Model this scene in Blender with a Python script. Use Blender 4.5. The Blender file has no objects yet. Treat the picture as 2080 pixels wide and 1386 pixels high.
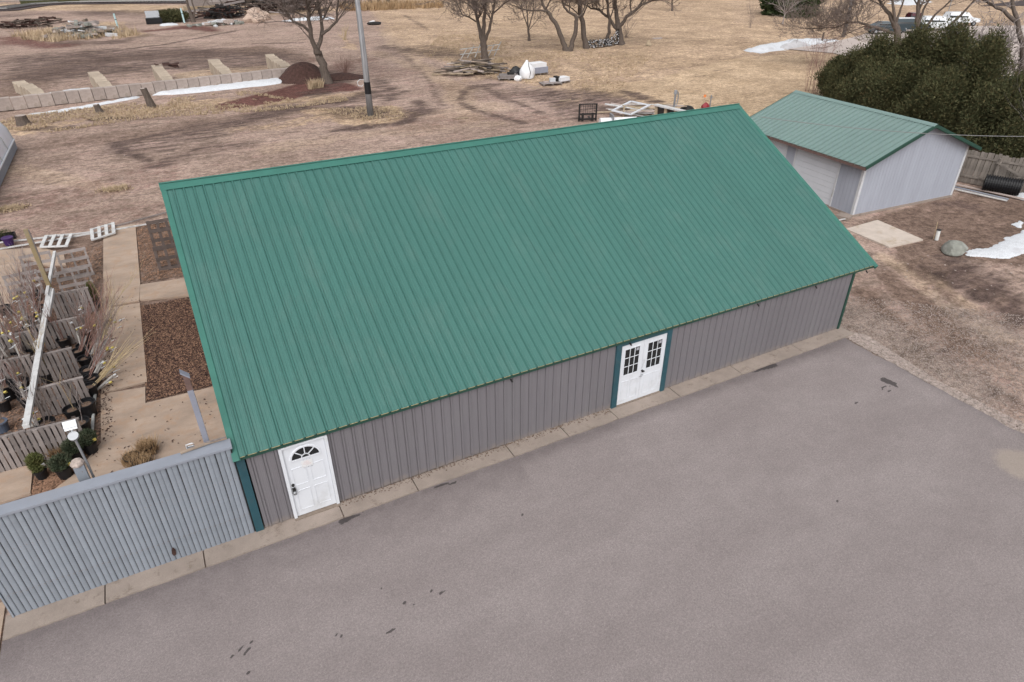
import bpy, math, random
import numpy as np
from mathutils import Vector, Matrix
from mathutils import noise as mn
sin, cos, PI = math.sin, math.cos, math.pi
R = math.radians
SC = bpy.context.scene
COL = SC.collection
random.seed(7)

# ------------------------------------------------------------------ camera, sky, sun, exposure
CP, YAW, PITCH, ROLL, FW = (0.246,-11.249,10.847),0.485682,-0.551403,-0.002745,0.638547
fwd = Vector((sin(YAW)*cos(PITCH), cos(YAW)*cos(PITCH), sin(PITCH)))
r0 = Vector((cos(YAW), -sin(YAW), 0)); u0 = r0.cross(fwd)
rt = cos(ROLL)*r0 + sin(ROLL)*u0; up = -sin(ROLL)*r0 + cos(ROLL)*u0
cam = bpy.data.cameras.new('camera'); camo = bpy.data.objects.new('camera', cam); COL.objects.link(camo)
camo.matrix_world = Matrix(((rt.x, up.x, -fwd.x, CP[0]), (rt.y, up.y, -fwd.y, CP[1]), (rt.z, up.z, -fwd.z, CP[2]), (0, 0, 0, 1)))
cam.sensor_width = 36; cam.lens = 36*FW; cam.clip_end = 5000; cam.clip_start = 0.1
SC.camera = camo
SUN_EL, SUN_AZ = R(50), R(-148)          # azimuth measured from +Y towards +X
w = bpy.data.worlds.new('World'); SC.world = w; w.use_nodes = True
nt = w.node_tree; nt.nodes.clear()
sky = nt.nodes.new('ShaderNodeTexSky'); sky.sky_type = 'NISHITA'; sky.sun_disc = False
sky.sun_elevation = SUN_EL; sky.sun_rotation = SUN_AZ; sky.air_density = 1.0; sky.dust_density = 4.0; sky.ozone_density = 1.0
hs = nt.nodes.new('ShaderNodeHueSaturation'); hs.inputs['Saturation'].default_value = 0.13
bg = nt.nodes.new('ShaderNodeBackground'); bg.inputs['Strength'].default_value = 0.15
wo = nt.nodes.new('ShaderNodeOutputWorld')
nt.links.new(sky.outputs[0], hs.inputs['Color']); nt.links.new(hs.outputs[0], bg.inputs[0]); nt.links.new(bg.outputs[0], wo.inputs[0])
sl = bpy.data.lights.new('sun', 'SUN'); sl.energy = 1.1; sl.angle = R(60); sl.color = (1, 0.965, 0.93)
so = bpy.data.objects.new('sun', sl); COL.objects.link(so)
sd = Vector((sin(SUN_AZ)*cos(SUN_EL), cos(SUN_AZ)*cos(SUN_EL), sin(SUN_EL)))
so.rotation_euler = sd.to_track_quat('Z', 'Y').to_euler(); so.location = (0, 0, 40)
SC.view_settings.view_transform = 'Standard'; SC.view_settings.look = 'None'
SC.view_settings.gamma = 1; SC.view_settings.use_curve_mapping = False
SC.view_settings.exposure = 0.34

# ------------------------------------------------------------------ materials
def srgb(c):
    return tuple((x/12.92 if x <= .04045 else ((x+.055)/1.055)**2.4) for x in [v/255 for v in c])
class NT:
    def __init__(s, name, rough=.8, spec=.3, metal=0):
        s.m = bpy.data.materials.new(name); s.m.use_nodes = True
        s.t = s.m.node_tree; s.b = s.t.nodes['Principled BSDF']
        s.b.inputs['Roughness'].default_value = rough; s.b.inputs['Metallic'].default_value = metal
        s.b.inputs['Specular IOR Level'].default_value = spec
        s.tc = s.t.nodes.new('ShaderNodeTexCoord')
    def noise(s, scale, detail=4, rough=.6, coord='Object', stretch=None, dist=0):
        n = s.t.nodes.new('ShaderNodeTexNoise'); n.inputs['Scale'].default_value = scale
        n.inputs['Detail'].default_value = detail; n.inputs['Roughness'].default_value = rough
        n.inputs['Distortion'].default_value = dist
        src = s.tc.outputs[coord]
        if stretch:
            mp = s.t.nodes.new('ShaderNodeMapping'); mp.inputs['Scale'].default_value = stretch
            s.t.links.new(src, mp.inputs[0]); src = mp.outputs[0]
        s.t.links.new(src, n.inputs['Vector']); return n.outputs['Fac']
    def ramp(s, f, a, b, ca=(0, 0, 0), cb=(1, 1, 1)):
        r = s.t.nodes.new('ShaderNodeValToRGB'); e = r.color_ramp.elements
        e[0].position = a; e[1].position = b; e[0].color = (*ca, 1); e[1].color = (*cb, 1)
        s.t.links.new(f, r.inputs[0]); return r.outputs[0]
    def mix(s, f, a, b, mode='MIX'):
        m = s.t.nodes.new('ShaderNodeMix'); m.data_type = 'RGBA'; m.blend_type = mode
        for i, v in ((0, f), (6, a), (7, b)):
            if isinstance(v, (int, float)): m.inputs[i].default_value = v
            elif isinstance(v, tuple): m.inputs[i].default_value = (*v, 1)
            else: s.t.links.new(v, m.inputs[i])
        return m.outputs[2]
    def math(s, op, a, b=0, c=0, clamp=False):
        m = s.t.nodes.new('ShaderNodeMath'); m.operation = op; m.use_clamp = clamp
        for i, v in enumerate((a, b, c)):
            if isinstance(v, (int, float)): m.inputs[i].default_value = v
            else: s.t.links.new(v, m.inputs[i])
        return m.outputs[0]
    def attr(s, n):
        a = s.t.nodes.new('ShaderNodeAttribute'); a.attribute_name = n; return a.outputs['Fac']
    def rand(s):
        o = s.t.nodes.new('ShaderNodeObjectInfo'); return o.outputs['Random']
    def color(s, c):
        if isinstance(c, tuple): s.b.inputs['Base Color'].default_value = (*c, 1)
        else: s.t.links.new(c, s.b.inputs['Base Color'])
    def bump(s, h, st=.3, d=.02):
        b = s.t.nodes.new('ShaderNodeBump'); b.inputs['Strength'].default_value = st; b.inputs['Distance'].default_value = d
        s.t.links.new(h, b.inputs['Height']); s.t.links.new(b.outputs[0], s.b.inputs['Normal'])
def mul(c, k): return tuple(x*k for x in c)
def simple(name, c, var=.15, scale=6, rough=.8, spec=.3, metal=0, bump=0, dirt=None, stretch=None, rnd=0, fine=0):
    t = NT(name, rough, spec, metal)
    o = t.mix(t.ramp(t.noise(scale, 5, .65, stretch=stretch), .3, .7), mul(c, 1-var), mul(c, 1+var))
    if fine: o = t.mix(t.ramp(t.noise(fine, 3, .7), .35, .65), t.mix(.35, o, (0, 0, 0)), o)
    if dirt: o = t.mix(t.ramp(t.noise(scale*.6, 7, .75), .52, .7), o, dirt)
    if rnd:
        k = t.math('MULTIPLY_ADD', t.rand(), rnd, 1-rnd/2)
        v = t.t.nodes.new('ShaderNodeVectorMath'); v.operation = 'SCALE'
        t.t.links.new(o, v.inputs[0]); t.t.links.new(k, v.inputs['Scale']); o = v.outputs[0]
    t.color(o)
    if bump: t.bump(t.noise(scale*5, 5, .7, stretch=stretch), bump, .01)
    return t.m
M = {}
# painted ribbed steel, faint streaks down the slope and chalking
def steel(name, c, rough, streak=(8, .5, 8), base=False):
    t = NT(name, rough, .42)
    a = t.noise(1.0, 6, .7, stretch=streak); b = t.noise(.35, 4, .6)
    o = t.mix(t.ramp(a, .3, .7), mul(c, .94), mul(c, 1.05))
    o = t.mix(t.ramp(b, .35, .65), t.mix(.12, o, mul(c, .7)), o)
    k_ = t.math('MULTIPLY_ADD', t.rand(), .06, .97); v_ = t.t.nodes.new('ShaderNodeVectorMath'); v_.operation = 'SCALE'; t.t.links.new(o, v_.inputs[0]); t.t.links.new(k_, v_.inputs['Scale']); o = v_.outputs[0]
    o = t.mix(t.math('MULTIPLY', t.ramp(t.noise(.9, 7, .75, stretch=(1.5, .5, 1)), .5, .72), .10), o, (.25, .27, .25))
    if base:
        sx = t.t.nodes.new('ShaderNodeSeparateXYZ'); t.t.links.new(t.tc.outputs['Object'], sx.inputs[0])
        mz = t.math('SUBTRACT', 1.0, t.math('MULTIPLY', sx.outputs[2], 3.2)); mz = t.math('ADD', mz, t.math('MULTIPLY', t.math('SUBTRACT', t.noise(4, 5, .7), .5), 1.6))
        o = t.mix(t.math('MULTIPLY', t.ramp(mz, .35, 1.0), .5), o, (.26, .21, .17))
    sp = t.ramp(t.noise(22, 2, .9), .78, .8)
    o = t.mix(t.math('MULTIPLY', sp, .25), o, (.3, .3, .28))
    t.color(o); t.bump(t.noise(2.5, 3, .5), .05, .02); return t.m
M['roof'] = steel('green_steel', (.050, .143, .124), .34)
M['roof2'] = steel('weathered_green_steel', (.165, .24, .225), .42, (.5, 8, 8))
M['green_trim'] = simple('green_trim_paint', (.043, .148, .12), .1, 3, .45)
M['dark_green'] = simple('dark_green_paint', (.02, .06, .045), .15, 3, .5)
M['wall'] = steel('grey_wall_steel', (.160, .150, .162), .55, (6, 6, .4), True)
M['teal'] = simple('teal_trim_paint', (.025, .075, .095), .15, 4, .5, dirt=(.05, .08, .09))
M['closure'] = simple('yellow_foam_closure', (.42, .36, .2), .3, 20, .9)
M['white'] = simple('white_paint', (.62, .64, .68), .03, 2, .45, dirt=(.52, .53, .55))
M['white2'] = simple('white_trim_paint', (.52, .53, .55), .06, 4, .6, dirt=(.36, .34, .32))
M['glass'] = NT('dark_glass', .06, .6).m; M['glass'].node_tree.nodes['Principled BSDF'].inputs['Base Color'].default_value = (.012, .014, .015, 1)
M['black'] = simple('black_plastic', (.012, .012, .014), .2, 5, .45)
M['blackm'] = simple('black_steel', (.016, .015, .015), .3, 6, .6)
M['metal'] = simple('galvanised_metal', (.33, .34, .36), .12, 5, .4, metal=.6)
M['sill'] = simple('worn_wood_sill', (.2, .16, .13), .2, 10, .9)
M['paper'] = simple('paper_notice', (.66, .66, .67), .03, 30, .8)
M['faint_red'] = simple('faded_red_ink', (.5, .3, .28), .1, 30, .8)
M['faint_grey'] = simple('faded_grey_ink', (.33, .33, .36), .1, 30, .8)
t = NT('chipped_blue_grey_paint', .75, .3)
c = (.238, .262, .300)
o = t.mix(t.ramp(t.noise(3, 6, .7), .3, .7), mul(c, .86), mul(c, 1.08))
o = t.mix(t.ramp(t.noise(14, 5, .8, stretch=(2.2, 2.2, .7)), .62, .66), o, (.2, .12, .085))
o = t.mix(t.ramp(t.noise(30, 3, .8), .69, .72), o, (.12, .1, .09))
k = t.math('MULTIPLY_ADD', t.rand(), .16, .92)
v = t.t.nodes.new('ShaderNodeVectorMath'); v.operation = 'SCALE'; t.t.links.new(o, v.inputs[0]); t.t.links.new(k, v.inputs['Scale'])
t.color(v.outputs[0]); t.bump(t.noise(25, 4, .7, stretch=(1, 1, .3)), .3, .01); M['fence'] = t.m
M['fcap'] = simple('blue_grey_cap_paint', (.24, .258, .30), .08, 2, .7, dirt=(.24, .25, .28), bump=.1)
t = NT('garage_siding_paint', .75, .3); c = (.335, .355, .41)
o = t.mix(t.ramp(t.noise(.9, 5, .6, stretch=(3, 3, .5)), .3, .7), mul(c, .93), mul(c, 1.06)); t.color(o); t.bump(t.noise(14, 3, .7, stretch=(4, 4, .3)), .15, .01); M['siding'] = t.m
M['gdoor'] = simple('white_garage_door', (.56, .58, .62), .03, 2, .5)
M['brown_fascia'] = simple('brown_fascia_wood', (.14, .09, .08), .2, 8, .9)
# concrete
t = NT('tan_concrete', .9, .2); c = (.37, .285, .225)
o = t.mix(t.ramp(t.noise(.7, 7, .7, stretch=(1, 2.2, 1)), .3, .7), mul(c, .74), mul(c, 1.2))
o = t.mix(t.ramp(t.noise(2.6, 6, .75), .5, .66), o, (.36, .245, .17))
o = t.mix(t.ramp(t.noise(1.3, 8, .8), .6, .75), o, (.46, .40, .33))
o = t.mix(t.math('MULTIPLY', t.ramp(t.noise(60, 3, .8), .4, .6), .25), o, mul(c, .6)); t.color(o)
t.bump(t.noise(30, 6, .8), .25, .01); M['concrete'] = t.m
M['pale_concrete'] = simple('pale_tan_concrete', (.50, .43, .375), .12, 2, .9, bump=.2, dirt=(.36, .28, .2))
t = NT('grey_tan_kerb_concrete', .9, .2); c = (.295, .245, .212)
o = t.mix(t.ramp(t.noise(1.1, 7, .7), .3, .7), mul(c, .78), mul(c, 1.15))
o = t.mix(t.ramp(t.noise(3.5, 7, .8), .55, .7), o, (.15, .115, .09))
o = t.mix(t.math('MULTIPLY', t.ramp(t.noise(50, 3, .8), .4, .6), .3), o, mul(c, .6)); t.color(o)
t.bump(t.noise(25, 6, .8), .3, .01); M['kerb'] = t.m
M['block'] = simple('weathered_concrete_block', (.37, .31, .28), .2, 1.6, .92, bump=.3, dirt=(.2, .17, .14), rnd=.22)
M['block2'] = simple('tan_concrete_block', (.38, .315, .25), .2, 1.6, .92, bump=.3, dirt=(.28, .22, .16), rnd=.2)
# woods
M['grey_wood'] = simple('weathered_grey_wood', (.235, .205, .195), .25, 4, .9, bump=.3, stretch=(3, 3, 1), rnd=.45)
M['tan_wood'] = simple('tan_wood', (.34, .27, .19), .25, 4, .9, bump=.2, rnd=.3)
M['old_wood'] = simple('old_lumber', (.24, .19, .15), .3, 3, .9, rnd=.8)
M['white_wood'] = simple('chalky_white_wood', (.52, .52, .52), .12, 4, .85, dirt=(.34, .32, .3), bump=.1)
M['post_wood'] = simple('treated_post', (.27, .21, .12), .2, 2, .85, dirt=(.25, .24, .22), bump=.1)
M['grey_post'] = simple('grey_painted_post', (.24, .25, .3), .1, 2, .8)
M['dark_wood_gap_shade'] = simple('dark_pallet_wood_and_gap_shade', (.10, .078, .07), .3, 3, .95, rnd=.3)  # wood's own tone by the roof edge, painted gap shade in upright pallets
M['fence_wood'] = simple('dark_fence_wood', (.20, .175, .155), .3, 3, .95, dirt=(.1, .085, .075), rnd=.3)
M['bark'] = simple('bark', (.105, .083, .070), .35, 7, .95, bump=.5, stretch=(2, 2, .5))
M['twig'] = simple('twigs', (.17, .135, .12), .2, 5, .95)
M['pale_twig'] = simple('grey_twigs', (.30, .26, .25), .2, 5, .95)
M['red_twig'] = simple('reddish_stems', (.22, .125, .105), .25, 5, .9)
M['tan_cane'] = simple('tan_canes', (.42, .33, .2), .2, 5, .9)
t = NT('utility_pole_wood', .85, .3); o = t.mix(t.ramp(t.noise(2, 6, .7, stretch=(6, 6, .25)), .35, .65), (.14, .14, .15), (.34, .34, .35))
t.color(o); t.bump(t.noise(12, 4, .7, stretch=(4, 4, .2)), .4, .01); M['pole'] = t.m
# foliage
def leafm(name, a, b, c2):
    t = NT(name, .85, .08)
    o = t.mix(t.ramp(t.noise(.9, 5, .7), .35, .65), a, b); o = t.mix(t.ramp(t.noise(6, 3, .7), .5, .75), o, c2)
    t.color(o); t.b.inputs['Subsurface Weight'].default_value = 0; return t.m
M['cedar'] = leafm('cedar_foliage', (.044, .052, .027), (.082, .084, .040), (.15, .105, .052))
M['spruce'] = leafm('evergreen_foliage', (.03, .045, .02), (.05, .07, .03), (.06, .07, .03))
M['yew'] = leafm('potted_evergreen_foliage', (.05, .068, .042), (.08, .095, .06), (.11, .10, .065))
M['yew_y'] = leafm('yellow_green_foliage', (.10, .115, .045), (.15, .16, .06), (.17, .14, .06))
M['dry'] = leafm('dry_grass', (.38, .29, .19), (.50, .39, .27), (.28, .21, .15))
M['dry2'] = leafm('brown_dry_grass', (.32, .21, .12), (.42, .30, .18), (.19, .12, .07))
M['snow'] = simple('old_snow', (.68, .70, .735), .07, 1.5, .8, bump=.4, dirt=(.46, .46, .48), fine=25)
M['dsnow'] = simple('dirty_snow', (.42, .41, .42), .2, 1.5, .8, bump=.2)
M['mulch'] = simple('dark_red_mulch', (.068, .036, .030), .4, 5, .98, bump=.6, fine=60)
M['chip'] = simple('wood_chips', (.25, .145, .095), .4, 9, .95, rnd=0)
M['pebble'] = simple('pebbles', (.36, .30, .27), .4, 9, .9)
M['rock'] = simple('grey_green_boulder', (.22, .225, .20), .22, 3, .85, bump=.4, dirt=(.34, .33, .31))
M['pinkrock'] = simple('pinkish_rocks', (.42, .32, .26), .25, 1.2, .9, bump=.4)
M['bagw'] = simple('white_bulk_bag', (.66, .66, .68), .06, 3, .7)
M['sheet'] = simple('white_greenhouse_film', (.62, .62, .68), .07, 1.2, .4)
M['purple'] = simple('purple_plastic', (.05, .02, .10), .2, 4, .5)
M['bluepot'] = simple('blue_grey_plastic', (.07, .09, .13), .15, 4, .5)
M['soil'] = simple('potting_mix', (.17, .115, .085), .4, 25, .98, bump=.5, fine=60)
M['tagy'] = simple('yellow_tag', (.62, .52, .14), .1, 8, .6)
M['tagw'] = simple('white_tag', (.62, .64, .66), .05, 8, .6)
M['guard'] = simple('pale_trunk_guard', (.40, .38, .36), .12, 5, .7)
M['pvc'] = simple('dull_white_pipe', (.40, .41, .40), .1, 5, .5)
M['pipe'] = simple('white_well_pipe', (.6, .6, .58), .05, 5, .5, dirt=(.5, .4, .2))
M['cyan'] = simple('pale_cyan_post', (.42, .58, .6), .06, 5, .6)
M['red'] = simple('red_paint', (.22, .02, .03), .15, 5, .5)
M['orange'] = simple('orange_plastic', (.75, .25, .08), .1, 5, .6)
M['carw'] = simple('white_car_paint', (.68, .7, .73), .03, 3, .25, .5)
M['cart'] = simple('dark_teal_car_paint', (.03, .045, .055), .05, 3, .25, .5)
M['carr'] = simple('maroon_car_paint', (.075, .015, .022), .05, 3, .25, .5)
M['drive'] = simple('pale_concrete_drive', (.42, .36, .33), .1, .5, .9, bump=.1)
M['rail'] = simple('steel_rail', (.3, .29, .28), .1, 3, .5)
M['ballast'] = simple('dark_ballast', (.06, .045, .045), .3, .5, .95)
M['wire'] = simple('grey_cable', (.2, .2, .2), .1, 3, .6)
M['pinkboard'] = simple('pinkish_siding_board', (.42, .35, .32), .1, 3, .8)
# ------------------------------------------------------------------ mesh helpers
class MB:
    def __init__(s): s.v = []; s.f = []; s.mi = []
    def add(s, vs, fs, mi=0):
        n = len(s.v); s.v.extend([tuple(v) for v in vs]); s.f.extend([tuple(i+n for i in f) for f in fs]); s.mi.extend([mi]*len(fs)); return s
    def box(s, lo, hi, mi=0):
        x0, y0, z0 = lo; x1, y1, z1 = hi
        return s.add([(x0,y0,z0),(x1,y0,z0),(x1,y1,z0),(x0,y1,z0),(x0,y0,z1),(x1,y0,z1),(x1,y1,z1),(x0,y1,z1)],
                     [(0,3,2,1),(4,5,6,7),(0,1,5,4),(1,2,6,5),(2,3,7,6),(3,0,4,7)], mi)
    def obox(s, c, ex, ey, ez, mi=0):       # centre and three half-axis vectors
        c, ex, ey, ez = map(Vector, (c, ex, ey, ez))
        vs = [c+a*ex+b*ey+d*ez for d in (-1, 1) for a, b in ((-1,-1),(1,-1),(1,1),(-1,1))]
        return s.add(vs, [(0,3,2,1),(4,5,6,7),(0,1,5,4),(1,2,6,5),(2,3,7,6),(3,0,4,7)], mi)
    def beam(s, a, b, w, h, upv=(0, 0, 1), mi=0):   # board from a to b, w wide, h thick along up
        a, b = Vector(a), Vector(b); d = b-a; u = Vector(upv); sd_ = d.cross(u)
        if sd_.length < 1e-6: sd_ = Vector((1, 0, 0))
        sd_.normalize(); u = sd_.cross(d).normalized()
        return s.obox((a+b)/2, d/2, sd_*w/2, u*h/2, mi)
    def tube(s, pts, rad, n=6, cap=True, mi=0):
        pts = [Vector(p) for p in pts]; k = len(pts)
        if not hasattr(rad, '__len__'): rad = [rad]*k
        base = len(s.v); prev = None
        for i, p in enumerate(pts):
            d = (pts[min(i+1, k-1)]-pts[max(i-1, 0)])
            if d.length < 1e-9: d = Vector((0, 0, 1))
            d.normalize()
            a = prev if prev is not None else (Vector((1, 0, 0)) if abs(d.x) < .8 else Vector((0, 1, 0)))
            a = (a-d*a.dot(d)).normalized(); prev = a; b = d.cross(a)
            for j in range(n):
                th = 2*PI*j/n; q = p+(a*cos(th)+b*sin(th))*rad[i]; s.v.append((q.x, q.y, q.z))
        for i in range(k-1):
            for j in range(n):
                j2 = (j+1) % n; s.f.append((base+i*n+j, base+i*n+j2, base+(i+1)*n+j2, base+(i+1)*n+j)); s.mi.append(mi)
        if cap:
            s.f.append(tuple(base+j for j in reversed(range(n)))); s.f.append(tuple(base+(k-1)*n+j for j in range(n))); s.mi += [mi, mi]
        return s
    def lathe(s, c, prof, n=16, mi=0):      # prof: list of (r, z)
        base = len(s.v); cx, cy, cz = c
        for r_, z in prof:
            for j in range(n):
                th = 2*PI*j/n; s.v.append((cx+r_*cos(th), cy+r_*sin(th), cz+z))
        for i in range(len(prof)-1):
            for j in range(n):
                j2 = (j+1) % n; s.f.append((base+i*n+j, base+i*n+j2, base+(i+1)*n+j2, base+(i+1)*n+j)); s.mi.append(mi)
        s.f.append(tuple(base+(len(prof)-1)*n+j for j in range(n))); s.mi.append(mi); return s
    def prism(s, poly, z0, z1, mi=0):
        n = len(poly); vs = [(x, y, z0) for x, y in poly]+[(x, y, z1) for x, y in poly]
        return s.add(vs, [tuple(reversed(range(n))), tuple(range(n, 2*n))]+[(i, (i+1) % n, (i+1) % n+n, i+n) for i in range(n)], mi)
    def xf(s, mat, start=0):
        for i in range(start, len(s.v)): s.v[i] = tuple(mat @ Vector(s.v[i]))
        return s
    def mesh(s, name, mats, smooth=False):
        me = bpy.data.meshes.new(name); me.from_pydata(s.v, [], s.f); me.update()
        for m in (mats if isinstance(mats, (list, tuple)) else [mats]): me.materials.append(M[m] if isinstance(m, str) else m)
        if isinstance(mats, (list, tuple)) and len(mats) > 1: me.polygons.foreach_set('material_index', s.mi)
        if smooth: me.polygons.foreach_set('use_smooth', [True]*len(me.polygons))
        return me
    def build(s, name, mats, parent=None, smooth=False, loc=None, rotz=0, label=None, kind=None):
        o = bpy.data.objects.new(name, s.mesh(name, mats, smooth)); COL.objects.link(o)
        if parent is not None: o.parent = parent
        if loc is not None: o.location = loc
        if rotz: o.rotation_euler = (0, 0, rotz)
        if label: o['label'] = label
        if kind: o['kind'] = kind
        return o
def inst(name, me, parent=None, loc=(0, 0, 0), rot=(0, 0, 0), scale=None):
    o = bpy.data.objects.new(name, me); COL.objects.link(o); o.location = loc; o.rotation_euler = rot
    if parent is not None: o.parent = parent
    if scale is not None: o.scale = scale
    return o
def thing(name, label, cat, loc=(0, 0, 0), rotz=0, group=None):
    o = bpy.data.objects.new(name, None); COL.objects.link(o); o.location = loc; o.rotation_euler = (0, 0, rotz)
    o.empty_display_size = .2; o['label'] = label; o['category'] = cat
    if group: o['group'] = group
    return o
def tag(o, label, cat, group=None, kind=None):
    o['label'] = label; o['category'] = cat
    if group: o['group'] = group
    if kind: o['kind'] = kind
    return o
def fastmesh(name, V, F, mat, parent=None, kind=None):
    V = np.asarray(V, np.float32); F = np.asarray(F, np.int32); me = bpy.data.meshes.new(name)
    me.vertices.add(len(V)); me.vertices.foreach_set('co', V.ravel())
    k = F.shape[1]; me.loops.add(F.size); me.loops.foreach_set('vertex_index', F.ravel())
    me.polygons.add(len(F)); me.polygons.foreach_set('loop_start', np.arange(0, F.size, k, dtype=np.int32))
    me.polygons.foreach_set('loop_total', np.full(len(F), k, np.int32)); me.update(calc_edges=True)
    me.materials.append(M[mat] if isinstance(mat, str) else mat)
    o = bpy.data.objects.new(name, me); COL.objects.link(o)
    if parent is not None: o.parent = parent
    if kind: o['kind'] = kind
    return o
rng = np.random.default_rng(3)
# numpy value noise
_perm = rng.random((256, 256))
def vnoise(x, y, s):
    x = x/s; y = y/s; xi = np.floor(x).astype(int); yi = np.floor(y).astype(int); fx = x-xi; fy = y-yi
    fx = fx*fx*(3-2*fx); fy = fy*fy*(3-2*fy); g = lambda a, b: _perm[a % 256, b % 256]
    return (g(xi, yi)*(1-fx)+g(xi+1, yi)*fx)*(1-fy)+(g(xi, yi+1)*(1-fx)+g(xi+1, yi+1)*fx)*fy
def fbm(x, y, s, o=4):
    a = 0; w_ = 0; k = 1
    for i in range(o): a = a+k*vnoise(x+17.3*i, y+9.1*i, s/2**i); w_ += k; k *= .55
    return a/w_
def polydist(x, y, P):     # signed distance, positive inside
    P = np.array(P); inside = np.zeros(x.shape, bool); d = np.full(x.shape, 1e9)
    for i in range(len(P)):
        a = P[i]; b = P[(i+1) % len(P)]
        c = ((a[1] > y) != (b[1] > y)) & (x < (b[0]-a[0])*(y-a[1])/(b[1]-a[1]+1e-12)+a[0]); inside ^= c
        ab = b-a; t_ = np.clip(((x-a[0])*ab[0]+(y-a[1])*ab[1])/(ab@ab+1e-12), 0, 1)
        d = np.minimum(d, np.hypot(x-a[0]-t_*ab[0], y-a[1]-t_*ab[1]))
    return np.where(inside, d, -d)
def linedist(x, y, P):
    P = np.array(P); d = np.full(x.shape, 1e9)
    for i in range(max(1, len(P)-1)):
        a = P[i]; b = P[min(i+1, len(P)-1)]; ab = b-a
        t_ = np.clip(((x-a[0])*ab[0]+(y-a[1])*ab[1])/(ab@ab+1e-12), 0, 1)
        d = np.minimum(d, np.hypot(x-a[0]-t_*ab[0], y-a[1]-t_*ab[1]))
    return d
def mound(name, P, h, slope, mat, res=None, edge=.3, rough=.15, ns=1.0, parent=None):
    P = np.array(P); x0, y0 = P.min(0)-.5; x1, y1 = P.max(0)+.5; res = res or max((x1-x0), (y1-y0))/90
    nx = int((x1-x0)/res)+2; ny = int((y1-y0)/res)+2
    X, Y = np.meshgrid(np.linspace(x0, x1, nx), np.linspace(y0, y1, ny), indexing='ij')
    D = polydist(X, Y, P)+(fbm(X, Y, ns)-.5)*edge*2
    Z = h*(1-np.exp(-np.maximum(D, 0)/slope))+(fbm(X, Y, ns*.5)-.5)*rough*np.clip(D/slope, 0, 1)
    Z = np.where(D < 0, np.maximum(D*.5, -.06), Z)
    idx = np.arange(nx*ny).reshape(nx, ny); V = np.stack([X, Y, Z], -1).reshape(-1, 3)
    F = np.stack([idx[:-1, :-1], idx[1:, :-1], idx[1:, 1:], idx[:-1, 1:]], -1).reshape(-1, 4)
    keep = (D.ravel()[F] > -res*1.5).any(1); o = fastmesh(name, V, F[keep], mat, parent)
    o.data.polygons.foreach_set('use_smooth', [True]*len(o.data.polygons)); return o
def heap(name, cx, cy, rx, ry, rz_, h, mat, label, seed=0, kind=None):
    g = np.linspace(-1.6, 1.6, 70); X, Y = np.meshgrid(g, g, indexing='ij'); r2 = np.hypot(X+(fbm(X+seed, Y, .8)-.5)*.35, Y+(fbm(X, Y+seed+5, .8)-.5)*.35)
    Z = h*np.tanh(1.5*np.clip(1.15*np.exp(-(r2*1.1)**2)-.12, -.05, 1))*1.15+(fbm(X*rx+seed, Y*ry, .5, 4)-.5)*.16*np.clip(1.3-r2, 0, 1)
    c_, s_ = cos(rz_), sin(rz_); V = np.stack([cx+(X*rx)*c_-(Y*ry)*s_, cy+(X*rx)*s_+(Y*ry)*c_, Z], -1).reshape(-1, 3); idx = np.arange(4900).reshape(70, 70)
    F = np.stack([idx[:-1, :-1], idx[1:, :-1], idx[1:, 1:], idx[:-1, 1:]], -1).reshape(-1, 4); F = F[(V[F][..., 2] > -.06*max(h, .3)).any(1) & (r2.ravel()[F] < 1.45).all(1)]
    o = fastmesh(name, V, F, mat); o['label'] = label; o['category'] = name.replace('_', ' '); return o
def in_poly_points(P, n):
    P = np.array(P); lo = P.min(0); hi = P.max(0); out = np.zeros((0, 2))
    while len(out) < n:
        q = lo+rng.random((n*2, 2))*(hi-lo); out = np.concatenate([out, q[polydist(q[:, 0], q[:, 1], P) > 0]])
    return out[:n]
def octas(pts, r, mat, name, parent=None, kind=None, flat=.6, z=0):
    n = len(pts); b = np.array([(1,0,0),(0,1,0),(-1,0,0),(0,-1,0),(0,0,1),(0,0,-1)], float)
    a = rng.random(n)*6.28; sc = r*(.5+rng.random((n, 3))); sc[:, 2] *= flat
    V = b[None]*sc[:, None]; x = V[..., 0]*np.cos(a)[:, None]-V[..., 1]*np.sin(a)[:, None]; y = V[..., 0]*np.sin(a)[:, None]+V[..., 1]*np.cos(a)[:, None]
    V = np.stack([x+pts[:, :1], y+pts[:, 1:2], V[..., 2]+z+(pts[:, 2:3] if pts.shape[1] > 2 else 0)], -1)
    f = np.array([(0,1,4),(1,2,4),(2,3,4),(3,0,4),(1,0,5),(2,1,5),(3,2,5),(0,3,5)])
    return fastmesh(name, V.reshape(-1, 3), (f[None]+np.arange(n)[:, None, None]*6).reshape(-1, 3), mat, parent, kind)
def chips(pts, L, W_, mat, name, parent=None, kind=None, z=.01, tilt=.35):
    n = len(pts); a = rng.random(n)*6.28; l = L*(.4+rng.random(n)); w_ = W_*(.5+rng.random(n))
    d = np.stack([np.cos(a), np.sin(a), (rng.random(n)-.5)*tilt*2], -1); e = np.stack([-np.sin(a), np.cos(a), (rng.random(n)-.5)*tilt*2], -1)
    c = np.concatenate([pts[:, :2], np.full((n, 1), z)+rng.random((n, 1))*.02+(pts[:, 2:3] if pts.shape[1] > 2 else 0)], 1)
    V = np.stack([c-d*l[:, None]-e*w_[:, None], c+d*l[:, None]-e*w_[:, None], c+d*l[:, None]+e*w_[:, None], c-d*l[:, None]+e*w_[:, None]], 1)
    return fastmesh(name, V.reshape(-1, 3), np.arange(4*n).reshape(n, 4), mat, parent, kind)
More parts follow.
